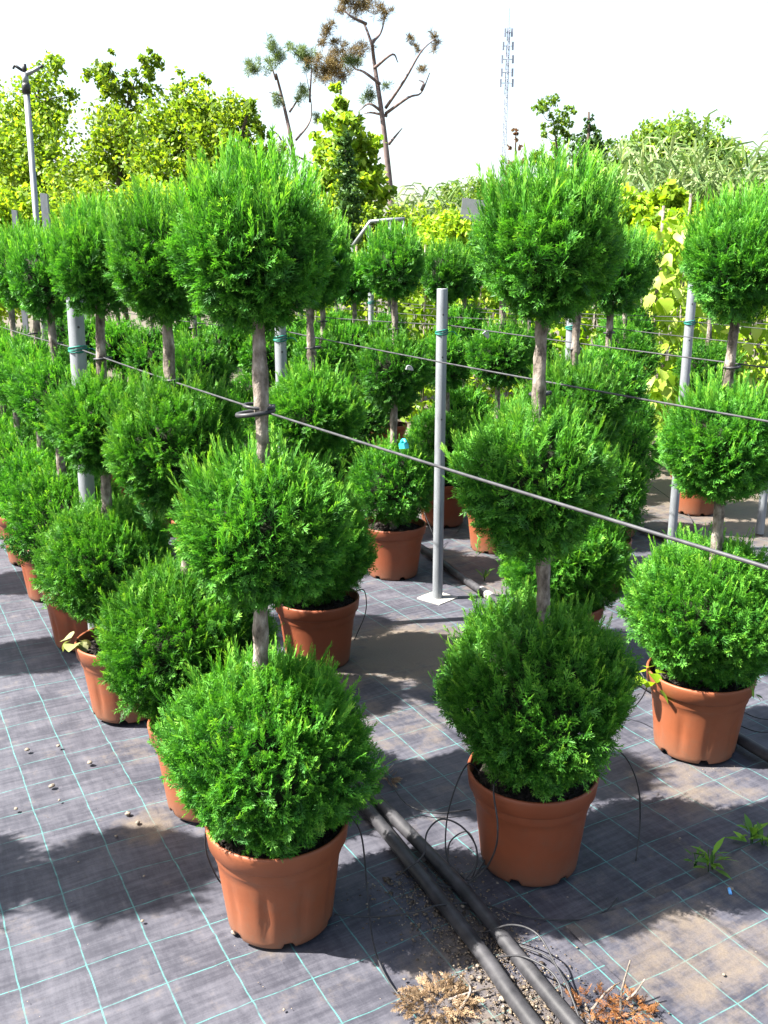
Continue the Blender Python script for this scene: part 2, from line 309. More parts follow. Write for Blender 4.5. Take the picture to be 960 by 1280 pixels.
def ball_mesh(name, seed, R, kind, lod):
    r = np.random.default_rng(seed)
    if lod == 0: tm = [spray_template(r, 8, 1, .024) for _ in range(5)]; n = int(2900*(R/.26)**2)+500; L0 = .062
    elif lod == 1: tm = [spray_template(r, 6, 0, .036) for _ in range(4)]; n = int(1800*(R/.26)**2)+250; L0 = .066
    else: tm = [spray_template(r, 4, 0, .055) for _ in range(3)]; n = int(1200*(R/.26)**2)+100; L0 = .075
    ks = [(r.normal(size=3)*s, r.uniform(0, 6.28), a) for s, a in [(2.2, .04)]*3+[(5, .028)]*4]
    def rad(d):
        w = 1+sum(a*np.sin(d@k+p) for k, p, a in ks)
        z = d[:, 2]
        if kind == 'low': sq = np.where(z > 0, 1-.10*z, 1+.10*z)
        elif kind == 'mid': sq = np.where(z > 0, 1-.05*z, 1-.02*z-.05*np.sin(np.pi*np.clip(-z, 0, 1)))
        else: sq = np.where(z > 0, 1+.01*z, 1-.06*np.sin(np.pi*np.clip(-z, 0, 1))+.04*z*z)
        return R*w*sq
    d = unit(n, r); up = np.array([0, 0, 1.])
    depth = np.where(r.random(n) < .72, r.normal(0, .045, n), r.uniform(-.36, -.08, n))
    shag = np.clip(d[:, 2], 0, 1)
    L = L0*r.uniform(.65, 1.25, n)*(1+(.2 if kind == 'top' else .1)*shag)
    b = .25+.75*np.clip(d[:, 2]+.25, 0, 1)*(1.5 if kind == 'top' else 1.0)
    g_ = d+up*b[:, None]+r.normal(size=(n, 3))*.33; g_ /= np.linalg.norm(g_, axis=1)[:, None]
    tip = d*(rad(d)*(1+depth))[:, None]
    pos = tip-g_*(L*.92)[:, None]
    tint = r.normal(.0, .10, n)+np.clip(depth, -.3, 0)*1.0+.10*np.clip(d[:, 2], -.5, 1)  # tint darker deeper inside the ball, lighter towards its top
    # a few young shoots that stick out beyond the clipped outline
    m_ = {'low': 240, 'mid': 200, 'top': 300}[kind]
    if lod: m_ = int(m_*.7)
    dz = unit(m_*4, r); keep = dz[:, 2] > (r.uniform(-.6, .9, m_*4) if kind != 'top' else r.uniform(.05, .95, m_*4)); dz = dz[keep][:m_]
    Ls = r.uniform(.04, .095, len(dz)) if kind != 'top' else r.uniform(.04, .115, len(dz))
    gs = dz*.55+up*(1.5 if kind == 'top' else .8)+r.normal(size=dz.shape)*.16; gs /= np.linalg.norm(gs, axis=1)[:, None]
    ps = dz*(rad(dz)*.94)[:, None]
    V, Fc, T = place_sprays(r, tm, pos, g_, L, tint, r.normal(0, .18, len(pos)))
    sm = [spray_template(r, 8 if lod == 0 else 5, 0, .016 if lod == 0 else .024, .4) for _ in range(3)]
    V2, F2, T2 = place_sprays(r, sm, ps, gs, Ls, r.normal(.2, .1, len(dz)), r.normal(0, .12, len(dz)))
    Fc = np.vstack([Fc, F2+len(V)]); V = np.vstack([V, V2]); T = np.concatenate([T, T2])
    # solid dark core added to block light, standing in for dense twigs
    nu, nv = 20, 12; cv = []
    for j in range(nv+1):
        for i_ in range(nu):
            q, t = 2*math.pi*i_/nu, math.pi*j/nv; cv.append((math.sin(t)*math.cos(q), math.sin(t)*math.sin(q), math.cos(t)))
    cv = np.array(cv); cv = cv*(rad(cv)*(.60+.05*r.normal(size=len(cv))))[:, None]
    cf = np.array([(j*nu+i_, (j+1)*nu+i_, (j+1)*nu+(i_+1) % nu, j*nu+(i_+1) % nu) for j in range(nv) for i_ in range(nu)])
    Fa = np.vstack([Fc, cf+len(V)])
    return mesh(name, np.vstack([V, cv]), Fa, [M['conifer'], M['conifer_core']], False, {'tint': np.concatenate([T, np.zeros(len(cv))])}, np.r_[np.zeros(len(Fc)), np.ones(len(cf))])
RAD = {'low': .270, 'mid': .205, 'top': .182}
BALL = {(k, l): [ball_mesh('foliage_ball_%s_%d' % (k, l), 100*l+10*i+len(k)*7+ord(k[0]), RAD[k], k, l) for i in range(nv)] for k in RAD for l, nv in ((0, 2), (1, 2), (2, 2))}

# ------------------------------------------------------------------ pots, soil, trunks
def lathe(prof, n, mod=None):
    v = []; f = []
    for j, (r_, z) in enumerate(prof):
        for k in range(n):
            q = 2*math.pi*k/n; rr, zz = (r_, z) if mod is None else mod(j, k, q, r_, z); v.append((rr*math.cos(q), rr*math.sin(q), zz))
    for j in range(len(prof)-1):
        for k in range(n): f.append((j*n+k, j*n+(k+1) % n, (j+1)*n+(k+1) % n, (j+1)*n+k))
    return v, f
def pot_meshes(fluted, m):
    N = 96
    prof = [(.120, .004), (.134, .0), (.137, .004), (.1385, .016), (.1395, .022), (.146, .08), (.152, .13), (.1575, .180), (.161, .200), (.164, .206), (.166, .211), (.1685, .232), (.169, .238)]
    def mod(j, k, q, r_, z):
        if fluted and .03 < z < .195:
            w = (q*10/(2*math.pi)) % 1; tz = (.195-z)/.165
            r_ -= .008*min(1, tz*1.6)*max(0, 1-abs(w-.5)/(.12+.12*tz))
        if j in (0, 1, 2) and (k % 16) in (0, 1, 2): z = .017
        return r_, z
    v, f = lathe(prof, N, mod)
    body = mesh('pot', v, f, [m], True)
    rim = [(.167, .236), (.1745, .237), (.1785, .241), (.1825, .276), (.1835, .284), (.1815, .289), (.1770, .290), (.1735, .286), (.1685, .250), (.166, .235)]
    v, f = lathe(rim, N); rimm = mesh('rim', v, f, [m], True)
    return body, rimm
POTS = [pot_meshes(True, M['pot']), pot_meshes(False, M['pot']), pot_meshes(True, M['pot_red']), pot_meshes(False, M['pot_red'])]
def soil_mesh():
    r = np.random.default_rng(5); rr = np.linspace(0.001, .1705, 14); n = 40; v = []; f = []
    for j, a in enumerate(rr):
        for k in range(n): v.append((a*math.cos(2*math.pi*k/n), a*math.sin(2*math.pi*k/n), .252+(.006*r.normal() if j < 13 else 0)))
    for j in range(13):
        for k in range(n): f.append((j*n+k, j*n+(k+1) % n, (j+1)*n+(k+1) % n, (j+1)*n+k))
    b = MB(); b.add(v, f)
    for _ in range(260):
        a, q, s = math.sqrt(r.random())*.16, r.uniform(0, 6.28), r.uniform(.003, .009)
        o = np.array([a*math.cos(q), a*math.sin(q), .256]); e = unit(6, r)*s
        e = np.array([(s, 0, 0), (-s, 0, 0), (0, s, 0), (0, -s, 0), (0, 0, s), (0, 0, -s)])*r.uniform(.5, 1.3, (6, 3))
        b.add(e+o, [(0, 2, 4), (2, 1, 4), (1, 3, 4), (3, 0, 4), (2, 0, 5), (1, 2, 5), (3, 1, 5), (0, 3, 5)])
    return b.me('soil', M['soil'])
SOIL = soil_mesh()
def trunk_mesh(name, pts, r0, r1, m, n=12, seed=0, knob=.14):
    r = np.random.default_rng(seed); p = spline(pts, 10); k = len(p)
    rad = np.linspace(r0, r1, k)*(1+knob*.5*np.sin(np.arange(k)*.9+r.uniform(0, 6))+knob*r.normal(size=k)*.4)
    b = MB(); b.tube(p, rad, n); v = np.array(b.v); v += r.normal(size=v.shape)*r0*.05
    return mesh(name, v, b.f, [m], True)
rt = np.random.default_rng(21)
TOPIARY = []
def topiary(al, cr, label, lod=1, pot=0, h=(.49, 1.06, 1.70), s=(1, 1, 1), lean=(0, 0), group=None, off=((0, 0), (0, 0), (0, 0)), trunk_r=.019):
    x, y = row(al, cr); t = empty('topiary_tree', (x, y, .003), 0)
    tag(t, label, 'topiary', group)
    rz = rt.uniform(0, 6.28)
    p = link('pot', POTS[pot][0], t, rot=(0, 0, rz)); link('rim', POTS[pot][1], p)
    link('soil', SOIL, t, rot=(0, 0, rt.uniform(0, 6.28)))
    ax = lambda z: np.array([lean[0]*z, lean[1]*z, 0])
    ctr = [np.array([o[0], o[1], hh])+ax(hh) for hh, o in zip(h, off)]
    w = lambda: rt.normal(size=3)*np.array([.013, .013, 0])
    pts = [np.array([0, 0, .24]), ctr[0]+w()*.5, (ctr[0]+ctr[1])/2+w(), ctr[1]+w()*.5, (ctr[1]+ctr[2])/2+w(), ctr[2]]
    link('trunk', trunk_mesh('trunk', pts, trunk_r*1.1, trunk_r*.78, M['bark'], 12 if lod < 2 else 8, int(rt.integers(1e6))), t)
    for k, c, q in zip(('low', 'mid', 'top'), ctr, s):
        me = BALL[(k, lod)][int(rt.integers(2))]
        link('foliage_ball', me, t, c, (rt.normal()*.05, rt.normal()*.05, rt.uniform(0, 6.28)), (q, q, q*rt.uniform(.96, 1.04)))
    TOPIARY.append((al, cr, t, ctr)); return t, ctr
GA = 'topiaries in the row tied to the wire with the cyan clip'
GB = 'potted three-ball topiaries lined up behind the front trees'
topiary(1.95, .78, 'three-ball topiary with wide black rubber loop round trunk, fluted pot beside paired pipes', 0, 0, h=(.49, 1.06, 1.68), s=(.92, .97, .94), off=((-.02, 0), (-.01, 0), (-.01, 0)), group=GA)
topiary(2.56, .80, 'three-ball topiary standing directly behind the black rubber loop tree, pot nearly hidden', 0, 1, h=(.55, 1.15, 1.66), s=(.96, .95, .91), lean=(-.006, 0), off=((-.045, 0), (-.04, 0), (-.035, 0)), group=GA)
topiary(3.33, .735, 'three-ball topiary with pale wilted weed leaves at its fluted pot rim', 0, 0, h=(.58, 1.11, 1.66), s=(.92, .9, .87), lean=(.0, 0), off=((-.03, 0), (-.02, 0), (.01, 0)), group=GA)
topiary(4.10, .735, 'three-ball topiary beside the leaning teal-tied post, behind the wilted weed pot', 1, 2, h=(.57, 1.12, 1.60), s=(.94, .92, .87), off=((-.04, 0), (-.03, 0), (-.03, 0)), group=GA)
LR = ' topiary beyond the leaning teal-tied post in the cyan clip row'
ORD = ('first', 'second', 'third', 'fourth', 'fifth', 'sixth')
for i_, a_ in enumerate((4.82, 5.5, 6.15, 6.8)): topiary(a_, .73, ORD[i_+1]+LR, 1, 2, h=(.56, 1.12, 1.64), s=(.96, .94, .9), lean=(rt.normal()*.008, 0), group=GA)
topiary(1.82, 1.50, 'three-ball topiary whose smooth pot is circled by looping black drip tubes', 0, 3, h=(.52, 1.12, 1.69), s=(1.0, .97, .98), off=((0, 0), (-.03, 0), (-.022, 0)), group=GB)
topiary(3.39, 1.57, 'three-ball topiary in smooth red-brown pot behind the black rubber loop tree', 0, 3, h=(.51, 1.08, 1.66), s=(.93, .93, .93), group=GB)
LB = ' topiary beyond the post in the row right behind the cyan clip row'
for i_, a_ in enumerate((4.89, 5.7, 6.52, 7.4, 8.3)): topiary(a_, 1.57, ORD[i_]+LB, 1 if a_ < 5.5 else 2, 2, h=(.54, 1.12, 1.66), s=(.96, .95, .92), group=GB)
topiary(2.05, 2.42, 'three-ball topiary with lime weed leaves growing over its fluted pot rim', 0, 0, h=(.50, 1.10, 1.66), s=(.98, .98, .97), lean=(.005, 0), group=GB)
topiary(2.84, 2.45, 'three-ball topiary close behind the drip tube pot, tied next to a pole', 0, 3, h=(.47, 1.10, 1.70), s=(.98, 1.0, .95), group=GB)
topiary(4.25, 2.44, 'small neat three-ball topiary with pale metal clip, beside the pole on white plate', 1, 3, h=(.53, 1.13, 1.66), s=(.93, .95, .9), group=GB)
LC = {2.43: ' topiary beyond the white plate post in its row', 3.2: ' topiary in the row behind the white plate post row', 4.07: ' topiary in the row of the post before the lime vines', 4.95: ' topiary beyond the lone orange pot on the pinkish sand'}
SEEN = {2.43: 1}
for a_, c_, hh in ((5.1, 2.43, (.46, 1.02, 1.62)), (5.95, 2.43, (.46, 1.0, 1.6)), (6.8, 2.43, (.48, 1.0, 1.62)), (7.7, 2.43, (.48, 1.0, 1.62)),
                   (3.49, 3.23, (.47, 1.0, 1.62)), (4.36, 3.21, (.47, 1.08, 1.70)), (5.01, 3.26, (.47, 1.0, 1.60)), (6.2, 3.2, (.46, 1.0, 1.56)), (7.1, 3.2, (.46, 1.0, 1.58)), (8.1, 3.2, (.46, 1.0, 1.58)),
                   (4.25, 4.07, (.48, 1.05, 1.66)), (5.2, 4.07, (.46, 1.0, 1.55)), (6.0, 4.07, (.46, 1.12, 1.60)), (7.2, 4.07, (.46, 1.0, 1.58)), (8.2, 4.07, (.46, 1.0, 1.58)),
                   (5.2, 5.0, (.46, 1.14, 1.60))):
    k_ = min(LC, key=lambda q: abs(q-c_)); i_ = SEEN.get(k_, 0); SEEN[k_] = i_+1
    topiary(a_, c_, ORD[i_]+LC[k_], 1 if a_ < 5.2 else 2, int(rt.integers(4)), h=(hh[0]+.06, hh[1]+.08, hh[2]), s=(.97, .95, .93), group=GB)
topiary(4.40, 4.97, 'three-ball topiary alone on the pinkish sand with its orange pot in view', 1, 1, h=(.48, 1.0, 1.62), s=(.95, .95, .95), group=GB)
# the row along the other side of the path, out of frame: its shadows cross the path
for k, (sx, sy) in enumerate(((150, 1085), (38, 817), (22, 727))):
    q = gp(sx, sy)[:2]-1.70/math.tan(SUN_EL)*np.array([math.cos(SUN_AZ), math.sin(SUN_AZ)])
    topiary(q@RD, q@CD, 'three-ball topiary across the path, shading the teal grid fabric', 1, 1, s=(1, 1.1, 1.12), group='topiaries across the path')

# ------------------------------------------------------------------ posts, wires, ties
def row3(al, cr, z): return np.array([*row(al, cr), z])
def post(al, cr, label, h=1.56, lean=(0, 0), r=.026, plate=False, twine=True, group='galvanised support posts'):
    x, y = row(al, cr); t = empty('support_post', (x, y, 0)); tag(t, label, 'post', group)
    t.rotation_euler = (lean[1], lean[0], 0)
    v, f = lathe([(r, .005), (r, h-.004), (r-.001, h), (r-.006, h), (r-.007, h-.1), (.001, h-.1)], 20)
    link('tube', mesh('tube', v, f, [M['galv']], True), t)
    for z in (h-.12, h-.32, h-.62):
        b = MB(); a = math.atan2(-y, -x)+.25; e = np.array([math.cos(a), math.sin(a), 0])
        b.tube([e*(r-.002)+[0, 0, z], e*(r+.0006)+[0, 0, z]], .0045, 10); link('bolt_hole_disc', b.me('bolt_hole_disc', M['black_plastic']), t)  # black disc proud of the tube, coloured as the shade in a hole
    if plate:
        b = MB(); b.box((0, 0, .006), (.15, .15, .012), Matrix.Rotation(TH+.3, 3, 'Z')); link('base_plate', b.me('base_plate', M['plate']), t)
    if twine:
        b = MB()
        for k in range(3):
            q = np.linspace(0, 2*math.pi, 17); b.tube(np.stack([(r+.003)*np.cos(q), (r+.003)*np.sin(q), 1.352+.006*k+.006*np.sin(q+k)], 1), .003, 6)
        q = np.array([[r, 0, 1.355], [r+.03, -.01, 1.36], [r+.05, -.012, 1.34]]); b.tube(spline(q, 5), .0025, 6)
        link('twine', b.me('twine', M['teal'], True), t)
    return t
post(3.66, .69, 'leaning galvanised post with teal twine in the row of the cyan clip', lean=(.02, 0), r=.030)
post(3.78, 1.60, 'galvanised post with teal twine just behind the black rubber loop tree', h=1.42)
post(3.77, 2.43, 'galvanised post on white base plate in the open between the rows', plate=True)
post(3.77, 3.23, 'galvanised post beside the trunk close behind the drip tube tree')
post(3.78, 4.10, 'galvanised post with teal twine in front of the lime vines', h=1.58)
post(3.78, 4.89, 'galvanised post standing on the pinkish sand beside the lone orange pot', h=1.0, twine=False)
for a_, c_ in ((7.6, .62), (7.55, 1.57), (7.5, 3.2), (7.5, 4.07)): post(a_, c_, 'far galvanised post among the crowded rear topiaries', h=1.5)
for a_, c_ in ((-.7, .84), (-.7, 1.52), (-.7, 2.43)): post(a_, c_, 'galvanised post at the near end of a topiary row')
def wire(pts, label, r=.0026):
    P = []
    for (a0, c0, z0), (a1, c1, z1) in zip(pts[:-1], pts[1:]):
        for t in np.linspace(0, 1, 14, endpoint=False): P.append(row3(a0+(a1-a0)*t, c0+(c1-c0)*t, z0+(z1-z0)*t-.018*4*t*(1-t)))
    P.append(row3(*pts[-1])); b = MB(); b.tube(P, r, 7)
    tag(link('support_wire', b.me('support_wire', M['wire'], True)), label, 'wire', 'tensioned support wires')
wire([(-.7, .875, 1.35), (3.66, .722, 1.355), (7.6, .65, 1.36)], 'taut support wire carrying the bright cyan clip')
wire([(-.7, 1.556, 1.355), (3.78, 1.63, 1.385), (7.55, 1.6, 1.37)], 'taut support wire tied to the tree with drip tubes round its pot')
wire([(-.7, 2.46, 1.34), (3.77, 2.46, 1.39), (7.6, 2.46, 1.37)], 'support wire tied to the post on the white base plate')
wire([(1.2, 3.26, 1.35), (3.77, 3.26, 1.375), (7.5, 3.23, 1.37)], 'support wire past the post behind the drip tube tree', .0022)
wire([(1.0, 4.13, 1.37), (3.78, 4.13, 1.385), (7.5, 4.1, 1.37)], 'support wire at the post before the lime vines', .0022)
wire([(1.0, 4.13, 1.345), (3.78, 4.13, 1.36), (7.5, 4.1, 1.345)], 'lower wire of the close pair at the post before the lime vines', .002)
def ring_pts(c, rx, ry, tilt=.15, n=20, a0=0):
    q = np.linspace(0, 2*math.pi, n)+a0; return np.stack([c[0]+rx*np.cos(q)*CD[0]-ry*np.sin(q)*CD[1], c[1]+rx*np.cos(q)*CD[1]+ry*np.sin(q)*CD[0], c[2]+tilt*rx*np.cos(q+.6)], 1)
def trunk_at(tr, z):
    al, cr, t, ctr = tr; a, b = ctr[1], ctr[2]; k = (z-a[2])/(b[2]-a[2]); p = a+(b-a)*k; return np.array([t.location.x+p[0], t.location.y+p[1], z])
for tr in TOPIARY:
    al, cr, t, ctr = tr
    if not (al < 5.2 and -.05 < cr < 3.4): continue
    z = 1.345; c = trunk_at(tr, z); first = tr is TOPIARY[0]; b = MB()
    if first:
        b.tube(ring_pts(c+np.array([-.008, -.01, -.01]), .042, .034, .1), .0055, 8); b.tube(ring_pts(c+np.array([0, -.005, .004]), .034, .03, -.1), .004, 8)
    else:
        b.tube(ring_pts(c, .0225, .0225, .05), .0042, 8)
    e = np.array([*CD, 0])*.03; b.tube([c+e*.7, c+e*1.25], .006, 8)
    lab = {0: 'wide black rubber loop round the foremost trunk on the cyan clip wire'}.get(TOPIARY.index(tr), 'black rubber tie on the '+t['label'].replace('three-ball ', ''))
    lab = ' '.join(lab.split()[:16]).rstrip(',')
    tag(link('rubber_tie', b.me('rubber_tie', M['black_plastic'], True)), lab, 'tie', 'rubber trunk ties')
def clip(p, m, label, size, rot):
    t = empty('wire_clip', p); tag(t, label, 'clip', 'small clips on the wires'); t.rotation_euler = rot
    b = MB(); b.box((0, 0, 0), size); v = np.array(b.v); v[:, 2] += .15*v[:, 0]; link('jaw', mesh('jaw', v, b.f, [m]), t)
    b = MB(); b.tube(spline([(-size[0]*.5, 0, size[2]*.4), (-size[0]*.2, 0, size[2]*1.1), (size[0]*.3, 0, size[2]*.8), (size[0]*.65, 0, -size[2]*.3)], 5), size[1]*.35, 6); link('lever', b.me('lever', m, True), t)
c_ = row3(1.36, .802, 1.352); clip(c_, M['cyan'], 'small bright cyan clip gripping the nearest support wire', (.018, .009, .009), (0, .3, TH+math.pi/2))
clip(row3(2.68, 1.60, 1.325), M['white_clip'], 'pale metal clip hanging from the wire before the small neat topiary', (.022, .008, .008), (0, .3, .3))
clip(row3(3.45, 2.46, 1.362), M['white_clip'], 'pale metal clip on the wire right of the white plate post', (.03, .01, .012), (0, .9, .2))

# ------------------------------------------------------------------ irrigation pipes and drip tubes
def pipe(pts, r, label, tape=None):
    t = empty('irrigation_pipe', (*row(*pts[0]), 0)); tag(t, label, 'pipe', 'black irrigation pipes on the fabric')
    o = np.array(t.location); P = spline([row3(a, c, r+.004)-o for a, c in pts], 12)
    b = MB(); b.tube(P, r, 16); link('tube', b.me('tube', M['pipe'], True), t)
    if tape:
        a, c0, a2, c2 = tape; b = MB(); b.tube(spline([row3(a, c0, r+.004)-o, row3((a+a2)/2, (c0+c2)/2, r+.004)-o, row3(a2, c2, r+.004)-o], 4), r+.002, 16); link('tape_wrap', b.me('tape_wrap', M['grey_wrap'], True), t)
pipe([(8, 1.36), (5, 1.30), (3.2, 1.245), (2.323, 1.200), (1.901, 1.172), (1.557, 1.145), (1.316, 1.117), (.6, 1.06), (-.4, 1.0)], .0195, 'dusty black pipe beside the fluted pot, nearer to the dry brown clippings')
pipe([(8, 1.44), (5, 1.38), (3.2, 1.30), (2.6, 1.25), (2.232, 1.245), (1.784, 1.240), (1.518, 1.216), (1.272, 1.195), (.6, 1.15), (-.4, 1.1)], .019, 'dusty black pipe of the pair next to the drip tube pot')
pipe([(8, 3.0), (5.5, 2.88), (4.479, 2.786), (3.641, 2.656), (2.8, 2.62), (1.93, 2.56), (1.0, 2.47), (0, 2.4)], .021, 'black pipe with pale tape wrap passing behind the white plate post', (3.72, 2.669, 3.60, 2.652))
pipe([(7, 4.7), (4.309, 4.295), (3.8, 4.198), (2.5, 4.05), (1.5, 4.0)], .022, 'black pipe lying by the post before the lime vines')
def drip(pix_, label, r=.0024):
    b = MB(); b.tube(spline([gp(*p) for p in pix_], 9), r, 6)
    tag(link('drip_tube', b.me('drip_tube', M['black_plastic'], True)), label, 'tube', 'thin black drip tubes')
drip([(640, 978, .27), (628, 972, .315), (617, 985, .31), (622, 1030, .245), (619, 1062, .16), (603, 1090, .075), (575, 1108, .02), (545, 1105, .008), (520, 1085, .008)], 'drip tube hanging over the front rim of the smooth red-brown pot')
drip([(600, 965, .27), (585, 955, .305), (569, 985, .26), (558, 1030, .15), (560, 1075, .05), (585, 1100, .012), (600, 1085, .02), (612, 1062, .03)], 'drip tube dropping from the side rim of the smooth red-brown pot')
drip([(500, 1092, .045), (528, 1070, .09), (534, 1040, .14), (552, 1024, .17), (578, 1034, .15), (596, 1062, .09), (588, 1092, .03), (566, 1106, .008), (560, 1080, .02), (563, 1052, .06), (585, 1040, .08), (597, 1070, .03), (590, 1098, .008)], 'drip tube coiled in loops between pipes and smooth pot')
drip([(418, 1143, .008), (470, 1146, .006), (520, 1140, .046), (550, 1131, .046), (600, 1130, .012), (660, 1146, .006), (720, 1150, .006), (755, 1140, .006), (772, 1122, .006)], 'drip tube lying across both pipes towards the lapped seam')
drip([(760, 930, .40), (783, 948, .34), (798, 985, .22), (800, 1030, .10), (795, 1076, .006)], 'drip tube arching down from the drip tube tree onto the shaded fabric')
drip([(425, 1010, .28), (438, 1020, .30), (452, 1046, .22), (459, 1110, .08), (467, 1180, .012), (488, 1230, .008), (530, 1278, .008)], 'drip tube running from the foremost fluted pot to the dry brown clippings')
drip([(275, 1015, .27), (259, 1030, .25), (258, 1065, .15), (272, 1098, .05), (285, 1110, .012)], 'short drip tube bowing out beside the foremost fluted pot')
drip([(604, 1166, .01), (640, 1156, .07), (672, 1168, .09), (694, 1205, .06), (712, 1240, .03), (730, 1290, .006)], 'pale worn drip tube looping over the pipe by the orange clippings')
drip([(648, 1182, .006), (684, 1196, .02), (708, 1228, .02), (725, 1262, .008)], 'short dark drip tube by the orange clippings')
drip([(622, 1196, .006), (655, 1196, .048), (690, 1216, .05), (703, 1245, .03), (694, 1275, .008)], 'drip tube hooped over the pipe near the orange clippings')
drip([(455, 945, .02), (478, 962, .03), (505, 1002, .015), (540, 1016, .008), (588, 1012, .008)], 'drip tube crossing the shade between the two front pots')
drip([(440, 742, .27), (455, 738, .29), (457, 765, .14), (443, 800, .006)], 'drip tube dangling from the red-brown pot behind the loop tree')
drip([(800, 838, .27), (808, 860, .22), (790, 885, .06), (770, 880, .01), (742, 800, .01), (735, 760, .01)], 'drip tube leading back from the lime weed pot')
drip([(925, 888, .01), (950, 898, .006), (990, 900, .006)], 'drip tube lying in the shade of the lime weed pot')
drip([(920, 905, .01), (950, 915, .006), (990, 912, .006)], 'lower drip tube lying in the shade of the lime weed pot')
drip([(600, 600, .25), (590, 630, .12), (575, 660, .01), (540, 700, .006), (545, 680, .03), (530, 640, .2)], 'drip tube by the pots behind the white plate post')
drip([(812, 605, .02), (840, 625, .01), (865, 650, .008), (860, 672, .008), (800, 668, .008)], 'drip tube curling on the pinkish sand')

# ------------------------------------------------------------------ litter, pebbles, clippings, weeds
def chips_mat():
    return leafy('litter_chip', [(0, (.015, .010, .007)), (.45, (.055, .042, .03)), (.8, (.13, .10, .07)), (1, (.20, .17, .13))], transl=0.0)
M['chips'] = chips_mat()
def lumps(pos, size, r, flat=.5):
    n = len(pos); e = np.array([(1, 0, 0), (-1, 0, 0), (0, 1, 0), (0, -1, 0), (0, 0, 1), (0, 0, -1)], float)
    V = e[None]*r.uniform(.5, 1.2, (n, 6, 3))*np.array([1, 1, flat])
    a = r.uniform(0, 6.28, n); c, s_ = np.cos(a)[:, None], np.sin(a)[:, None]
    V = np.stack([V[..., 0]*c-V[..., 1]*s_, V[..., 0]*s_+V[..., 1]*c, V[..., 2]], -1)*size[:, None, None]+pos[:, None]
    f = np.array([(0, 2, 4), (2, 1, 4), (1, 3, 4), (3, 0, 4), (2, 0, 5), (1, 2, 5), (3, 1, 5), (0, 3, 5)])
    F = (f[None]+6*np.arange(n)[:, None, None]).reshape(-1, 3); return V.reshape(-1, 3), F
r = np.random.default_rng(77); n = 5500
al = r.uniform(.9, 1.95, n); cr = 1.165+.03*(al-1.5)+r.normal(0, .075, n)
pos = np.stack([CD[0]*cr+RD[0]*al, CD[1]*cr+RD[1]*al, 0*al+.003], 1); sz = np.exp(r.normal(-5.9, .45, n))
V, Fc = lumps(pos, sz, r); tint = np.repeat(np.clip(r.normal(.55, .22, n), 0, 1), 6)
tag(link('soil_litter', mesh('soil_litter', V, Fc, [M['chips']], False, {'tint': tint})), 'crumbs of soil, bark and gravel gathered along the pipes', 'litter', kind='stuff')
n = 2600; pos = np.stack([r.uniform(-2, 2.6, n), r.uniform(1.2, 5.6, n), np.full(n, .002)], 1)
foot = r.random(n) < .55                                                                       # much of it lies round the pots
tp = np.array([[t.location.x, t.location.y] for a, c, t, k in TOPIARY if t.location.y < 6]); w = r.integers(0, len(tp), n); q = r.uniform(0, 6.28, n); rr = .15+np.abs(r.normal(0, .05, n))
pos[foot, 0] = (tp[w, 0]+rr*np.cos(q))[foot]; pos[foot, 1] = (tp[w, 1]+rr*np.sin(q))[foot]
V, Fc = lumps(pos, np.exp(r.normal(-6.5, .4, n)), r)
tag(link('grit', mesh('grit', V, Fc, [M['chips']], False, {'tint': np.repeat(np.clip(r.normal(.6, .25, n), 0, 1), 6)})), 'fine grit strewn over the fabric and round the pots', 'grit', kind='stuff')
M['stone'] = noisy('pebble_stone', [(.3, (.11, .09, .068)), (.7, (.20, .17, .14))], 60, .9, .3)
def pebble_mesh(seed):
    rr = np.random.default_rng(seed); v, f = lathe([(.05, -.6), (.7, -.5), (1, -.1), (.9, .3), (.5, .6), (.05, .7)], 9)
    v = np.array(v)*(1+.14*rr.normal(size=(len(v), 1))); v[:, 0] *= rr.uniform(1, 1.5); return mesh('pebble', v, f+[tuple(range(8, -1, -1)), tuple(range(45, 54))], [M['stone']], True)
PEB = [pebble_mesh(i) for i in range(4)]
for i, (x, y, s_) in enumerate([(34, 937, 7), (73, 932, 6), (112, 953, 8), (65, 982, 8), (20, 1011, 6), (160, 1017, 9), (172, 1028, 7), (293, 1165, 10), (74, 1000, 4), (145, 1045, 5), (98, 1077, 3), (180, 1095, 4), (178, 1151, 5),
                                (620, 1201, 9), (628, 1248, 9), (640, 1222, 7), (597, 1207, 6), (733, 1170, 6), (850, 1048, 4), (945, 1190, 4), (905, 1218, 5), (770, 1150, 5), (600, 1222, 6), (355, 1262, 4)]):
    p = gp(x, y, .004); s_ = s_*.36/F_PX*np.linalg.norm(p-CAM)*1.0
    tag(link('pebble', PEB[i % 4], None, p, (0, 0, i*1.3), (s_, s_, s_)), 'small pale pebble lying loose on the grid fabric' if i < 13 else 'small pale pebble lying near the pipes and the lapped sheet', 'pebble', 'loose pebbles on the path fabric' if i < 13 else 'loose pebbles near the pipes')
p = gp(913, 1111, .006); tag(link('pebble', PEB[1], None, p, (0, 0, 1), (.009, .009, .008)), 'white rounded pebble near the leafy weeds at the seam', 'pebble')
b = MB(); b.tube([(-.011, 0, .005), (.011, 0, .005)], .0045, 10); M['blue'] = noisy('blue_plastic', [(.3, (.05, .25, .6)), (.7, (.2, .45, .75))], 80, .4)
tag(link('plastic_plug', b.me('plastic_plug', M['blue'], True), None, gp(912, 1116, .004), (0, 0, 1.4)), 'tiny blue plastic plug beside the leafy weeds', 'plug')
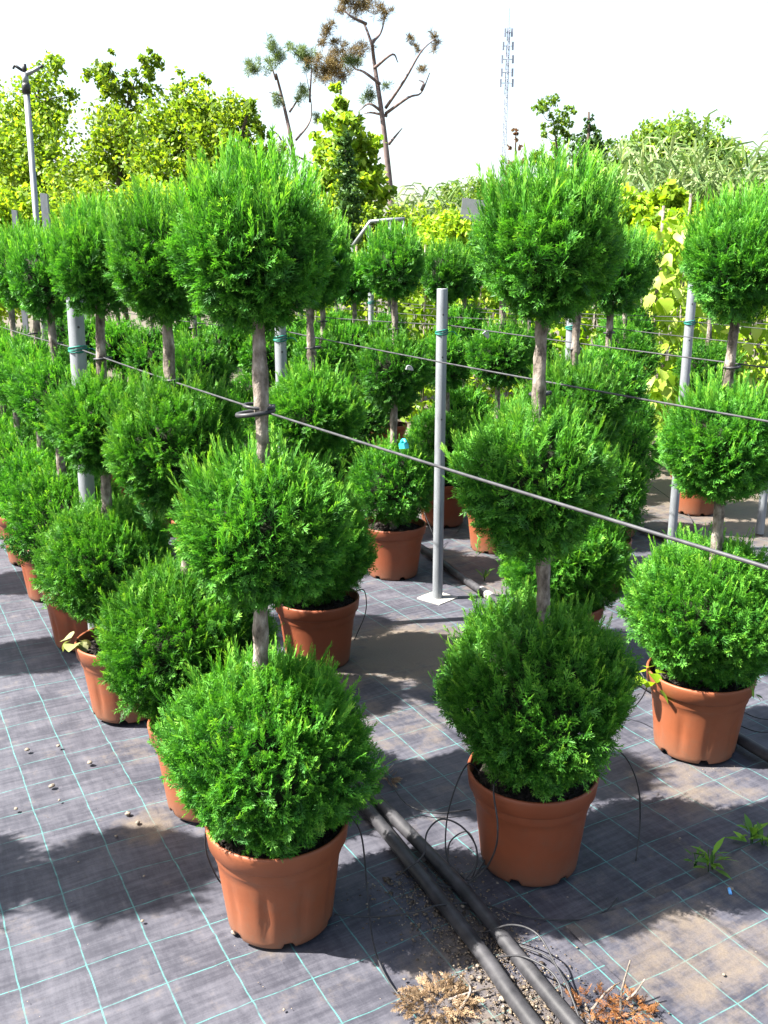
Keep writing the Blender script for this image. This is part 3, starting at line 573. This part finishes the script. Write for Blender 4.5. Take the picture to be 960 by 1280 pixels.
def clippings(x, y, n, R, m, label, seed, stem, sz=.038):
    rr = np.random.default_rng(seed); t = empty('dry_clipping', gp(x, y, 0)); tag(t, label, 'clipping', 'dry conifer clippings')
    tm = [spray_template(rr, 8, 1, .022, .7) for _ in range(3)]
    a = rr.uniform(0, 6.28, n); q = np.sqrt(rr.random(n))*R
    pos = np.stack([q*np.cos(a)*1.2, q*np.sin(a), .004+np.abs(rr.normal(0, .018, n))*(1-q/R*.7)], 1)
    d = np.stack([np.cos(a+rr.normal(0, .8, n)), np.sin(a+rr.normal(0, .8, n)), rr.normal(.05, .25, n)], 1); d /= np.linalg.norm(d, axis=1)[:, None]
    V, Fc, T = place_sprays(rr, tm, pos, d, sz*rr.uniform(.6, 1.2, n), rr.normal(.05, .2, n), rr.normal(-.1, .2, n)); V[:, 2] = np.maximum(V[:, 2], .001)
    link('spray', mesh('spray', V, Fc, [m], False, {'tint': T}), t)
    b = MB(); o = gp(x, y, 0)
    for st in stem: b.tube(spline([gp(*s_)-o for s_ in st], 6), np.linspace(.0035, .0018, 6*(len(st)-1)+1), 6)
    link('twig', b.me('twig', M['bark'], True), t)
clippings(548, 1256, 260, .062, M['dead'], 'heap of dry pale brown conifer clippings beside the black pipe', 3, [[(560, 1250, .02), (590, 1240, .02), (618, 1234, .015)], [(575, 1262, .01), (588, 1238, .025), (580, 1222, .02)]])
clippings(784, 1270, 75, .045, M['dead_orange'], 'dry orange conifer clippings with an upright bare twig', 4, [[(776, 1270, .005), (777, 1240, .05), (788, 1200, .12)], [(784, 1250, .01), (795, 1240, .03), (806, 1224, .05)]], .035)
clippings(742, 1262, 30, .04, M['dead_orange'], 'small tuft of orange conifer clippings by the drip tubes', 5, [[(740, 1262, .01), (760, 1238, .02), (775, 1228, .02)]], .04)
clippings(480, 975, 40, .03, M['dead'], 'few dry twigs lying in shade between the front pots', 6, [[(455, 1000, .01), (475, 975, .02), (492, 955, .02)], [(470, 985, .01), (480, 960, .03)]], .04)
M['weed'] = leafy('weed_leaf', [(0, (.03, .10, .015)), (1, (.14, .28, .03))], transl=.35)
M['limeleaf'] = leafy('lime_leaf', [(0, (.11, .21, .008)), (.5, (.23, .36, .018)), (1, (.40, .48, .09))], transl=.5, rough=.45, tcol=(1.15, 1.25, .5, 1))
M['paleleaf'] = leafy('wilted_leaf', [(0, (.13, .17, .04)), (1, (.28, .28, .14))], transl=.3, tcol=(1.1, 1.1, .6, 1))
def leaf_mesh(name, m, outline, fold=.18, curl=.25, tint=.5):
    """a leaf with a midrib fold and a drooping tip; unit long on x"""
    v = []; f = []
    for x, w in outline:
        z = -curl*x*x; v += [(x, w, z+fold*w), (x, 0, z), (x, -w, z+fold*w)]
    for i in range(len(outline)-1):
        a = i*3; f += [(a, a+1, a+4, a+3), (a+1, a+2, a+5, a+4)]
    return mesh(name, v, f, [m], True, {'tint': np.full(len(v), tint)})
LANCE = [(0, .01), (.15, .07), (.35, .13), (.6, .12), (.85, .05), (1, .003)]
HEART = [(0, .02), (.04, .30), (.18, .44), (.38, .46), (.6, .34), (.8, .16), (1, .004)]
LOBED = [(0, .03), (.05, .38), (.2, .52), (.4, .5), (.6, .46), (.8, .3), (.95, .1), (1, .01)]
LM = {'weed': [leaf_mesh('leaf', M['weed'], LANCE, tint=t) for t in (.3, .6, .9)], 'vine': [leaf_mesh('leaf', M['limeleaf'], HEART, tint=t, curl=c) for t, c in ((.1, .3), (.35, .15), (.6, .35), (.85, .2), (1, .4))],
      'lime': [leaf_mesh('leaf', M['limeleaf'], LOBED, .25, tint=t) for t in (.2, .5)], 'pale': [leaf_mesh('leaf', M['paleleaf'], LOBED, .3, .5, tint=t) for t in (.3, .8)]}
def weed(loc, n, L, label, kind='weed', seed=0, up=.6, group='weeds growing at the seam', stemmed=True, spread=.012):
    rr = np.random.default_rng(seed); t = empty('weed', loc); tag(t, label, 'weed', group); hs = []
    for i in range(n):
        a = i*2.4+rr.normal()*.4; h = rr.uniform(.1, .9)*L*1.1; p = (math.cos(a)*spread, math.sin(a)*spread, h if stemmed else rr.normal()*.01)
        l_ = L*rr.uniform(.6, 1.1); link('leaf', LM[kind][i % len(LM[kind])], t, p, (rr.normal()*.3, -up+rr.normal()*.35, a), (l_, l_*1.2, l_))
    if stemmed:
        b = MB()
        for k in range(3): b.tube([(rr.normal()*.004, rr.normal()*.004, 0), (rr.normal()*.012, rr.normal()*.012, L*1.1)], .0015, 5)
        link('stem', b.me('stem', M['weed'], True), t)
    return t
weed(gp(888, 1090, 0), 18, .06, 'leafy green weed with reddish stem base in the fabric seam', seed=1)
weed(gp(868, 1082, 0), 10, .03, 'low bushy weed beside the leafy one in the fabric seam', seed=2)
weed(gp(938, 1058, 0), 16, .06, 'upright narrow-leaved weed further along the fabric seam', seed=3)
weed(gp(955, 1062, 0), 10, .04, 'spreading weed at the end of the fabric seam', seed=4)
weed(gp(606, 726, 0), 7, .06, 'lone slender weed by the pale taped pipe', seed=5, up=1.2)
weed(gp(845, 672, 0), 6, .05, 'lone slender weed at the foot of the post before the vines', seed=6, up=1.2)
# weeds rooted in the pots
x1, y1 = row(2.05, 2.42)
weed((x1-.185, y1-.03, .30), 7, .05, 'lime leaves of a weed spilling over the fluted pot rim', 'lime', 7, -.2, 'weeds in the pots', False, .02)
weed((x1-.175, y1-.075, .265), 2, .05, 'single drooping lime leaf below the fluted pot rim', 'lime', 8, -.6, 'weeds in the pots', False, .012)
weed((x1+.12, y1-.135, .285), 6, .03, 'small green weed trailing over the rim of the lime weed pot', 'weed', 9, -.4, 'weeds in the pots', False, .02)
x1, y1 = row(3.33, .735)
weed((x1-.17, y1-.05, .305), 6, .048, 'pale wilted leaves hanging over a fluted pot rim', 'pale', 10, -.3, 'weeds in the pots', False, .02)

# ------------------------------------------------------------------ vines on stakes behind the rows
def vine(x, y, label, n, h0, h1, seed, mass=500, width=.17):
    rr = np.random.default_rng(seed); t = empty('vine', (x, y, 0)); tag(t, label, 'vine', 'lime-green vines on stakes')
    b = MB(); b.tube([(0, 0, 0), (.01, .01, h1+.15)], .011, 8); link('stake', b.me('stake', M['bark'], True), t)
    b = MB(); q = np.linspace(0, 14, 60); b.tube(np.stack([.03*np.cos(q), .03*np.sin(q), q/14*h1], 1), .005, 6); link('stem', b.me('stem', M['bark'], True), t)
    for i in range(n):
        a = rr.uniform(-3.5, -1.0); p = (math.cos(a)*width*rr.uniform(.7, 1.15), math.sin(a)*width*rr.uniform(.8, 1.2), rr.uniform(h0, h1))
        l_ = rr.uniform(.08, .15); link('leaf', LM['vine'][int(rr.integers(5))], t, p, (rr.normal()*.4, rr.uniform(.35, 1.15), a+rr.normal()*.4), (l_, l_, l_))
    # the smaller leaves behind, too many to pick apart
    v = np.array(HEART); out = []; T = []
    for i in range(mass):
        a = rr.uniform(0, 6.28); l_ = rr.uniform(.05, .10); p = np.array([math.cos(a)*width*math.sqrt(rr.random()), math.sin(a)*width*math.sqrt(rr.random()), rr.uniform(h0-.1, h1+.05)])
        R = np.array(Quaternion((rr.normal(), rr.normal(), rr.normal(), rr.normal())).normalized().to_matrix()); q = np.array([(0, 0, 0), (.35, .42, .03), (1, 0, -.2), (.35, -.42, .03)])*l_
        out.append(q@R.T+p); T += [np.clip(rr.normal(.35, .25), 0, 1)]*4
    V = np.concatenate(out); f_ = link('foliage', mesh('foliage', V, np.arange(len(V)).reshape(-1, 4), [M['limeleaf']], False, {'tint': T}), t); f_['kind'] = 'stuff'
vx = [(818, 7.6), (850, 8.0), (884, 8.4), (918, 8.8), (950, 9.2), (985, 9.6)]
vl = ['tall lime vine on stake behind the teal-tied post', 'lime vine on stake with dense sunlit heart leaves', 'lime vine on stake behind the trunk of the lime weed topiary', 'lime vine on stake beyond the lime weed topiary', 'lime vine at the far end of the staked vines', 'lime vine past the far end of the staked vines']
for i, ((x, Y), lb) in enumerate(zip(vx, vl)):
    p = yp(x, 400, Y); vine(p[0], Y, lb, 95 if i < 5 else 20, .35, 1.98 if i != 1 else 2.1, 40+i, 450, .24)
for i, (x, Y) in enumerate([(745, 9.6), (780, 9.9), (712, 9.4), (420, 10.5), (445, 10.7), (470, 10.5), (560, 10.3), (600, 10.0), (395, 10.8), (500, 10.6), (530, 10.2), (640, 9.9), (675, 9.7)]):
    p = yp(x, 380, Y); vine(p[0], Y, 'low lime vine glimpsed between the rear topiaries', 0, .12, 1.75 if x < 700 else 1.7, 60+i, 700, .26)

# ------------------------------------------------------------------ trees, shrubs, reeds beyond
M['ash'] = leafy('ash_leaf', [(0, (.06, .13, .012)), (.5, (.14, .24, .02)), (1, (.27, .34, .035))], transl=.5, tcol=(1.4, 1.35, .5, 1))
M['shrub'] = leafy('shrub_leaf', [(0, (.04, .11, .015)), (.5, (.10, .20, .025)), (1, (.21, .29, .04))], transl=.4)
M['lime'] = leafy('lime_shrub_leaf', [(0, (.10, .20, .012)), (.5, (.20, .33, .018)), (1, (.34, .43, .04))], transl=.45, tcol=(1.3, 1.25, .45, 1))
M['darkleaf'] = leafy('dark_leaf', [(0, (.015, .05, .012)), (.5, (.04, .10, .02)), (1, (.08, .16, .03))], transl=.25)
M['needle'] = leafy('pine_needle', [(0, (.05, .09, .03)), (.5, (.10, .16, .05)), (1, (.17, .22, .08))], transl=.2)
M['needle_brown'] = leafy('brown_needle', [(0, (.09, .06, .025)), (.5, (.16, .115, .05)), (1, (.18, .16, .06))], transl=.25, tcol=(1.1, 1, .6, 1))
M['redleaf'] = leafy('red_leaf', [(0, (.12, .05, .035)), (1, (.20, .13, .075))], transl=.3, tcol=(1.1, 1, .6, 1))
M['reed'] = leafy('reed_leaf', [(0, (.05, .11, .025)), (.5, (.12, .19, .06)), (1, (.26, .31, .15))], transl=.35, tcol=(1.2, 1.2, .7, 1))
def leaf_cloud(rr, centres, radii, counts, size, shell=.35):
    """leaf quads spread through several clumps"""
    P = []; 
    for c, R, n in zip(centres, radii, counts):
        d = unit(n, rr); w_ = rr.normal(size=(n, 3)); sub = rr.normal(size=(max(4, n//22), 3)); w_ = .62*sub[rr.integers(0, len(sub), n)]+.22*w_; P.append(c+w_*np.asarray(R)*.85)
    P = np.concatenate(P); n = len(P); x = unit(n, rr); a = unit(n, rr); y = np.cross(x, a); y /= np.linalg.norm(y, axis=1)[:, None]+1e-9
    L = size*rr.uniform(.6, 1.3, n)[:, None]; V = np.stack([P-x*L*.5, P+y*L*.3, P+x*L*.5, P-y*L*.3], 1)
    return V.reshape(-1, 3), np.repeat(np.clip(rr.normal(.5, .25, n), 0, 1), 4)
def needle_cloud(rr, centres, radii, counts, size):
    V = []
    for c, R, n in zip(centres, radii, counts):
        d = unit(n, rr); sub = rr.normal(size=(max(3, n//9), 3))*.5; P = c+(sub[rr.integers(0, len(sub), n)]+rr.normal(size=(n, 3))*.18)*np.asarray(R)
        for k in range(9):
            g_ = d*.6+unit(n, rr)*.8+np.array([0, 0, .35]); g_ /= np.linalg.norm(g_, axis=1)[:, None]; y = np.cross(g_, unit(n, rr)); y /= np.linalg.norm(y, axis=1)[:, None]+1e-9
            L = size*rr.uniform(.7, 1.2, n)[:, None]; w = size*.035
            V.append(np.stack([P, P+g_*L*.5+y*w, P+g_*L, P+g_*L*.5-y*w], 1).reshape(-1, 3))
    V = np.concatenate(V); return V, np.repeat(np.clip(rr.normal(.5, .25, len(V)//4), 0, 1), 4)
def tree(name, label, cat, Y, path, clumps, m, size, dens, seed, tr=.06, limbs=(), bark='dark_bark', group=None, needles=False, extra=None, deep=.8):
    """path: trunk points (photo survey) at distance Y; clumps: x, y, radius; limbs: extra bare branches"""
    rr = np.random.default_rng(seed); k = Y/F_PX/math.cos(PITCH)
    p0 = yp(*path[0], Y); base = np.array([p0[0], Y, 0]); t = empty(name, base); tag(t, label, cat, group)
    pts = [np.zeros(3)]+[yp(x, y, Y+rr.normal()*.1)-base for x, y in path if yp(x, y, Y)[2] > .3]
    if len(pts) < 2: pts.append(np.array([0, 0, .8]))
    b = MB(); P = spline(pts, 6); b.tube(P, np.linspace(tr, tr*.35, len(P)), 9)
    C = []; Rr = []; N = []
    for x, y, rad in clumps:
        c = yp(x, y, Y)-base+np.array([0, rr.normal()*rad*k*deep, 0]); C.append(c); Rr.append(np.array([rad, rad*1.0, rad])*k); N.append(max(12, int(dens*rad*rad)))
        below = [q for q in P if q[2] < c[2]-rad*k*.2]
        if below and not limbs:
            q = min(below, key=lambda q: np.linalg.norm(q-c)+.3*abs(q[2]-c[2]+rad*k)); mid = (q+c)/2+rr.normal(size=3)*rad*k*.25; L_ = spline([q, mid, c], 5); b.tube(L_, np.linspace(tr*.3, tr*.08, len(L_)), 5)
    for lb in limbs:
        L_ = spline([yp(x, y, Y)-base+np.array([0, (i*.25)*rr.normal(), 0]) for i, (x, y) in enumerate(lb)], 5); b.tube(L_, np.linspace(tr*.38, tr*.1, len(L_)), 6)
    link('trunk', b.me('trunk', M[bark], True), t)
    V, T = (needle_cloud if needles else leaf_cloud)(rr, C, Rr, N, size)
    link('crown', mesh('crown', V, np.arange(len(V)).reshape(-1, 4), [M[m]], False, {'tint': T}), t)
    if extra:
        m2, cl2 = extra; C = [yp(x, y, Y)-base+np.array([0, rr.normal()*.2, 0]) for x, y, _ in cl2]
        V, T = (needle_cloud if needles else leaf_cloud)(rr, C, [np.full(3, q*k) for _, _, q in cl2], [max(10, int(dens*q*q)) for _, _, q in cl2], size)
        link('withered_crown', mesh('withered_crown', V, np.arange(len(V)).reshape(-1, 4), [M[m2]], False, {'tint': T}), t)
    return t
GT = 'light green broadleaf trees beyond the beds'
tree('broadleaf_tree', 'light green broadleaf tree behind the sprinkler pole', 'tree', 17, [(60, 285), (57, 240), (52, 190), (48, 130)], [(15, 135, 24), (58, 82, 16), (38, 100, 14), (40, 140, 30), (25, 195, 36), (66, 185, 28), (80, 150, 9), (60, 235, 34), (95, 235, 26), (15, 250, 34), (85, 120, 8), (-20, 190, 40), (60, 140, 18)], 'ash', .085, 1.7, 11, .06, group=GT)
tree('broadleaf_tree', 'light green broadleaf tree with stray top tufts and forked dark trunk', 'tree', 16, [(148, 260), (150, 215), (152, 160), (160, 130)], [(138, 148, 26), (125, 172, 22), (160, 165, 20), (115, 90, 14), (130, 95, 13), (137, 78, 8), (155, 100, 10), (187, 68, 9), (190, 85, 11), (183, 98, 12), (172, 118, 14), (140, 115, 14), (150, 205, 32), (118, 215, 28), (178, 215, 28), (105, 240, 30), (190, 160, 14), (158, 110, 5)], 'ash', .085, 1.6, 12, .05, group=GT)
tree('broadleaf_tree', 'light green broadleaf tree with dense crown beside the forked one', 'tree', 15.5, [(240, 260), (238, 210), (232, 160), (235, 120)], [(218, 140, 26), (246, 128, 22), (200, 165, 24), (249, 100, 8), (268, 150, 20), (230, 185, 36), (205, 220, 32), (262, 200, 30), (225, 112, 12), (247, 240, 30)], 'ash', .085, 1.6, 13, .05, group=GT)
tree('broadleaf_tree', 'light green broadleaf tree next to the two-stemmed pine', 'tree', 15, [(300, 260), (298, 215), (302, 170), (310, 140)], [(298, 150, 22), (313, 135, 12), (283, 180, 28), (328, 165, 12), (305, 212, 34), (335, 205, 18), (275, 230, 30), (330, 235, 26)], 'ash', .085, 1.6, 14, .05, group=GT)
tree('pine_tree', 'two-stemmed pine with green needle tufts on bare stems', 'pine', 24, [(372, 260), (368, 205), (362, 165), (352, 120), (345, 92)], [(338, 78, 13), (336, 60, 5), (315, 88, 9), (376, 66, 10), (388, 78, 10), (365, 62, 6), (376, 118, 9), (350, 128, 7), (352, 190, 9), (395, 148, 6)], 'needle', .15, 1.0, 21, .075,
     limbs=[[(370, 175), (384, 150), (387, 128), (386, 100)], [(362, 140), (372, 122), (378, 108)], [(345, 100), (340, 85), (338, 78)], [(352, 120), (336, 115)], [(387, 128), (390, 90), (388, 78)], [(368, 205), (350, 172), (345, 170)], [(370, 195), (400, 208)]], bark='pine_bark', needles=True, extra=('needle_brown', [(415, 78, 14), (410, 92, 12), (398, 85, 9), (425, 88, 10)]))
tree('pine_tree', 'tall half-dead pine with browned tufts on long bare limbs', 'pine', 23, [(490, 300), (489, 255), (484, 200), (477, 140), (468, 80), (465, 52)], [(460, 118, 8), (482, 105, 4), (440, 78, 8)], 'needle', .15, 1.0, 22, .10,
     limbs=[[(466, 60), (458, 35), (450, 15), (446, 2)], [(466, 52), (476, 35), (482, 22)], [(482, 135), (505, 105), (525, 72), (543, 52)], [(482, 142), (510, 125), (527, 112), (537, 92)], [(475, 105), (455, 92), (440, 72), (425, 52)], [(478, 140), (462, 132), (448, 130)], [(486, 180), (503, 158)], [(468, 85), (490, 75), (498, 70)], [(458, 30), (440, 25), (428, 14)], [(484, 145), (465, 140), (455, 140)], [(527, 112), (530, 100), (525, 92)]], bark='pine_bark', needles=True,
     extra=('needle_brown', [(447, 4, 12), (432, 6, 8), (425, 8, 6), (460, 6, 9), (483, 22, 6), (410, 42, 8), (402, 50, 5), (545, 47, 7), (512, 58, 5), (527, 92, 5), (520, 63, 4), (445, 65, 12), (425, 62, 8), (478, 14, 4)]))
tree('broadleaf_tree', 'slim light green tree with large leaves before the tall pine', 'tree', 14, [(440, 290), (436, 230), (430, 170), (425, 120)], [(422, 112, 7), (430, 128, 10), (418, 142, 10), (440, 152, 12), (425, 170, 18), (408, 188, 16), (452, 185, 18), (430, 205, 26), (462, 215, 20), (398, 195, 10), (440, 240, 30), (472, 240, 14), (415, 235, 20)], 'ash', .12, 1.0, 15, .035, group=GT)
tree('cypress_tree', 'narrow dark columnar cypress before the slim light green tree', 'cypress', 12, [(434, 300), (433, 240), (432, 180)], [(432, 165, 4), (432, 176, 7), (433, 190, 9), (433, 205, 10), (434, 222, 11), (434, 240, 12), (435, 258, 12), (435, 276, 12), (436, 295, 12)], 'darkleaf', .05, 5, 16, .03, deep=.2)
tree('broadleaf_tree', 'sparse pale young tree beside the dark fir', 'tree', 19, [(698, 260), (697, 200), (692, 150)], [(690, 128, 10), (675, 138, 9), (706, 140, 9), (695, 155, 12), (712, 165, 9), (680, 165, 8), (700, 180, 10), (670, 195, 10), (690, 205, 14)], 'shrub', .08, 1.8, 17, .035)
tree('fir_tree', 'small dark fir with a pointed leader', 'fir', 18, [(735, 270), (735, 200), (736, 140)], [(736, 148, 4), (736, 160, 7), (732, 175, 11), (742, 180, 11), (728, 195, 14), (748, 198, 14), (735, 215, 20), (760, 225, 16), (720, 225, 14), (745, 240, 22)], 'darkleaf', .08, 2.4, 18, .06, deep=.5)
tree('sapling', 'thin sapling with reddish brown leaves near the distant mast', 'sapling', 17, [(644, 270), (644, 210), (645, 160)], [(645, 165, 4), (644, 185, 6), (643, 205, 9), (640, 222, 12), (650, 232, 12), (628, 235, 10)], 'redleaf', .08, .9, 19, .03)
tree('broadleaf_tree', 'rounded dark green tree rising behind the tall reeds', 'tree', 42, [(845, 250), (845, 215), (845, 190)], [(845, 178, 24), (812, 185, 18), (880, 186, 20), (780, 198, 18), (905, 196, 16), (860, 200, 24), (825, 205, 24), (895, 215, 22)], 'shrub', .2, 5, 20, .25)
GS = 'shrubs filling the ground behind the beds'
for i, (x, y, rad, Y, m, lb) in enumerate([(-30, 275, 50, 12, 'lime', 'yellow-green shrub left of the sprinkler pole foot'), (40, 275, 40, 13, 'ash', 'light green shrub round the sprinkler pole foot'), (110, 270, 42, 12.5, 'ash', 'light green shrub below the forked broadleaf tree'), (185, 265, 42, 12, 'lime', 'yellow-green shrub below the dense broadleaf tree'),
        (265, 265, 42, 12.5, 'ash', 'light green shrub behind the foremost top ball'), (340, 268, 40, 12, 'shrub', 'green shrub below the two-stemmed pine'), (400, 280, 36, 12.5, 'lime', 'yellow-green shrub beside the columnar cypress'), (465, 282, 32, 13.5, 'ash', 'light green shrub behind the grey handrail'),
        (510, 292, 30, 12.5, 'lime', 'yellow-green shrub right of the grey handrail'), (560, 292, 32, 11.5, 'lime', 'yellow-green shrub below the pale board'), (600, 245, 24, 17, 'shrub', 'green shrub behind the pale board'), (565, 248, 20, 18, 'shrub', 'low green shrub at the edge of the pale reeds'), (620, 285, 36, 12.5, 'ash', 'light green shrub beside the pale board'),
        (680, 270, 40, 14, 'shrub', 'green shrub below the sparse young tree'), (735, 280, 36, 13, 'shrub', 'green shrub at the foot of the dark fir'), (790, 268, 26, 10.5, 'lime', 'lime shrub with large leaves near the vines'), (838, 265, 30, 10.2, 'lime', 'tall lime shrub with large leaves above the staked vines'), (880, 285, 26, 10.4, 'lime', 'lime shrub between reeds and staked vines'),
        (940, 310, 34, 11, 'shrub', 'green shrub under the tall reeds')]):
    cl = [(x+dx*rad, y+dy*rad, rad*q) for dx, dy, q in ((0, 0, .75), (-.55, .25, .6), (.55, .2, .6), (.1, -.45, .45), (-.3, .75, .65), (.35, .8, .65), (0, 1.4, .8), (-.6, 1.7, .7), (.6, 1.7, .7))]
    tree('shrub', lb, 'shrub', Y, [(x, y+rad*2), (x, y)], cl, m, .07 if m != 'lime' or Y > 11 else .10, 1.9, 200+i, .03, group=GS)
def reeds(name, label, x0, x1, Y0, Y1, h0, h1, n, seed):
    rr = np.random.default_rng(seed); V = []; T = []
    def strip(pts, w, tint):
        pts = np.array(pts); d = np.gradient(pts, axis=0); s_ = np.cross(d, [rr.normal(), rr.normal(), .3]); s_ /= np.linalg.norm(s_, axis=1)[:, None]+1e-9
        for i in range(len(pts)-1):
            a, b_ = w*(1-i/(len(pts)-1))**.7, w*(1-(i+1)/(len(pts)-1))**.7; V.extend([pts[i]-s_[i]*a, pts[i]+s_[i]*a, pts[i+1]+s_[i+1]*b_, pts[i+1]-s_[i+1]*b_]); T.extend([tint]*4)
    for _ in range(n):
        x, y, h = rr.uniform(x0, x1), rr.uniform(Y0, Y1), rr.uniform(h0, h1); lx, ly = rr.normal()*.1, rr.normal()*.1
        strip([(x, y, 0), (x+lx*.5, y+ly*.5, h*.5), (x+lx, y+ly, h*.95)], .014, .3)
        for k in range(14):
            z = h*rr.uniform(.35, 1); a = rr.uniform(0, 6.28); L = rr.uniform(.3, .6); c_, s_ = math.cos(a), math.sin(a); o = np.array([x+lx*z/h, y+ly*z/h, z])
            strip([o, o+np.array([c_*L*.35, s_*L*.35, L*.45]), o+np.array([c_*L*.7, s_*L*.7, L*.5]), o+np.array([c_*L, s_*L, L*.22])], .02, float(np.clip(rr.normal(.5, .28), 0, 1)))
    V = np.array(V); tag(link(name, mesh(name, V, np.arange(len(V)).reshape(-1, 4), [M['reed']], False, {'tint': T})), label, 'reeds', kind='stuff')
reeds('reed_bed', 'tall pale green giant reeds filling the bank behind the vines', 3.6, 9.5, 13.5, 16.5, 2.7, 3.5, 520, 5)
reeds('reed_bed', 'shorter pale reeds beyond the grey handrail', .2, 2.6, 16, 18, 2.4, 2.95, 150, 6)

# ------------------------------------------------------------------ sprinkler pole, stakes, handrail, board, mast
Y = 8.5; p = yp(44, 330, Y); t = empty('sprinkler_pole', (p[0], Y, 0)); tag(t, 'tall galvanised sprinkler pole with impact sprinkler on top', 'sprinkler pole')
top = yp(33, 112, Y)-np.array([p[0], Y, 0]); b = MB(); b.tube([(0, 0, 0), top*.5+np.array([.008, 0, 0]), top], .026, 12); link('pole', b.me('pole', M['galv'], True), t)
b = MB(); b.tube([top*.99, top+[0, 0, .03], top+[0, 0, .05]], [.036, .036, .03], 12); link('collar', b.me('collar', M['black_plastic'], True), t)
b = MB(); b.tube([top+[0, 0, .04], top+[0, 0, .13]], [.028, .024], 10); b.tube(spline([top+[.0, 0, .12], top+[.06, 0, .14], top+[.13, 0, .175]], 5), [.02]*5+[.017]*5+[.013], 10); s1 = link('sprinkler', b.me('sprinkler', M['galv'], True), t)
b = MB(); b.tube([top+[.12, 0, .17], top+[.16, 0, .185]], .012, 8); link('nozzle', b.me('nozzle', M['black_plastic'], True), s1)
b = MB(); b.tube([top+[0, 0, .13], top+[0, 0, .20]], [.02, .018], 10); b.tube([top+[-.02, 0, .15], top+[-.08, 0, .19], top+[-.10, .01, .165]], [.012, .014, .01], 8); link('swing_arm', b.me('swing_arm', M['black_plastic'], True), s1)
for x, y0, w, Y, lb in ((55, 241, .04, 8.7, 'flat grey stake beside the sprinkler pole'), (18, 262, .03, 9.2, 'weathered grey stake left of the sprinkler pole')):
    p = yp(x, y0, Y); b = MB(); b.box((0, 0, p[2]/2), (w*1.6, w, p[2])); v = np.array(b.v); v[4:, 2] -= np.array([0, .01, .01, 0]); tag(link('stake', mesh('stake', v, b.f, [M['galv']]), None, (p[0], Y, 0)), lb, 'stake')
Y = 11; o = yp(470, 330, Y); o[2] = 0; t = empty('handrail', o); tag(t, 'grey metal handrail sloping up to a level landing rail', 'handrail')
def bar(pts, w): b = MB(); b.tube([yp(x, y, Y+dy)-o for x, y, dy in pts], w, 8); return b
link('rail', bar([(440, 309, 0), (463, 277, 0), (485, 275, 0), (506, 274, 0)], .022).me('rail', M['galv'], True), t)
for x, y in ((461, 279), (487, 276), (504, 275)):
    q = yp(x, y, Y)-o; b = MB(); b.tube([q, (q[0], q[1], 0)], .018, 8); link('upright', b.me('upright', M['galv'], True), t)
b = MB(); b.tube([yp(440, 309, Y)-o, (yp(440, 309, Y)-o)*[1, 1, 0]], .018, 8); link('upright', b.me('upright', M['galv'], True), t)
Y = 11.2; p = yp(591, 262, Y); t = empty('notice_board', (p[0], Y, 0)); tag(t, 'plain pale grey board on a post above the lime shrub', 'board')
b = MB(); b.box((0, 0, p[2]), (.27, .02, .23), Matrix.Rotation(.12, 3, 'Y')); link('panel', b.me('panel', noisy('pale_board', [(.3, (.17, .175, .185)), (.7, (.22, .225, .235))], 8, .7)), t)
b = MB(); b.tube([(0, .03, 0), (0, .03, p[2]+.08)], .02, 8); link('upright', b.me('upright', M['galv'], True), t)
Y = 150; p0 = yp(627, 250, Y); p1 = yp(636, 34, Y); t = empty('lattice_mast', (p0[0], Y, 0)); tag(t, 'distant slender lattice mast with antennas near its top', 'mast')
H_ = p1[2]; dx = p1[0]-p0[0]; b = MB(); br = MB(); w0, w1 = .42, .2
def mc(k, z): w = w0+(w1-w0)*z/H_; a = k*2*math.pi/3+.4; return np.array([dx*z/H_+w*math.cos(a), w*math.sin(a), z])
for k in range(3): b.tube([mc(k, 0), mc(k, H_)], .06, 5)
zz = np.linspace(0, H_, 34)
for i in range(33):
    for k in range(3): br.tube([mc(k, zz[i]), mc((k+1) % 3, zz[i+1])], .035, 4)
M['mast'] = noisy('mast_paint', [(.3, (.17, .19, .24)), (.7, (.24, .26, .31))], 1, .6); link('leg', b.me('leg', M['mast']), t); link('brace', br.me('brace', M['mast']), t)
for z, s_ in ((H_*.98, .5), (H_*.93, .7), (H_*.88, .8), (H_*.83, .8), (H_*.79, .9)):
    for sg in (-1, 1):
        b = MB(); b.tube([(dx*z/H_, 0, z), (dx*z/H_+sg*s_, 0, z)], .06, 5); b.box((dx*z/H_+sg*s_, 0, z), (.28, .25, 1.1)); link('antenna', b.me('antenna', M['mast']), t)
b = MB(); b.tube([(dx, 0, H_), (dx, 0, H_+2.5)], .05, 5); link('lightning_rod', b.me('lightning_rod', M['mast']), t)
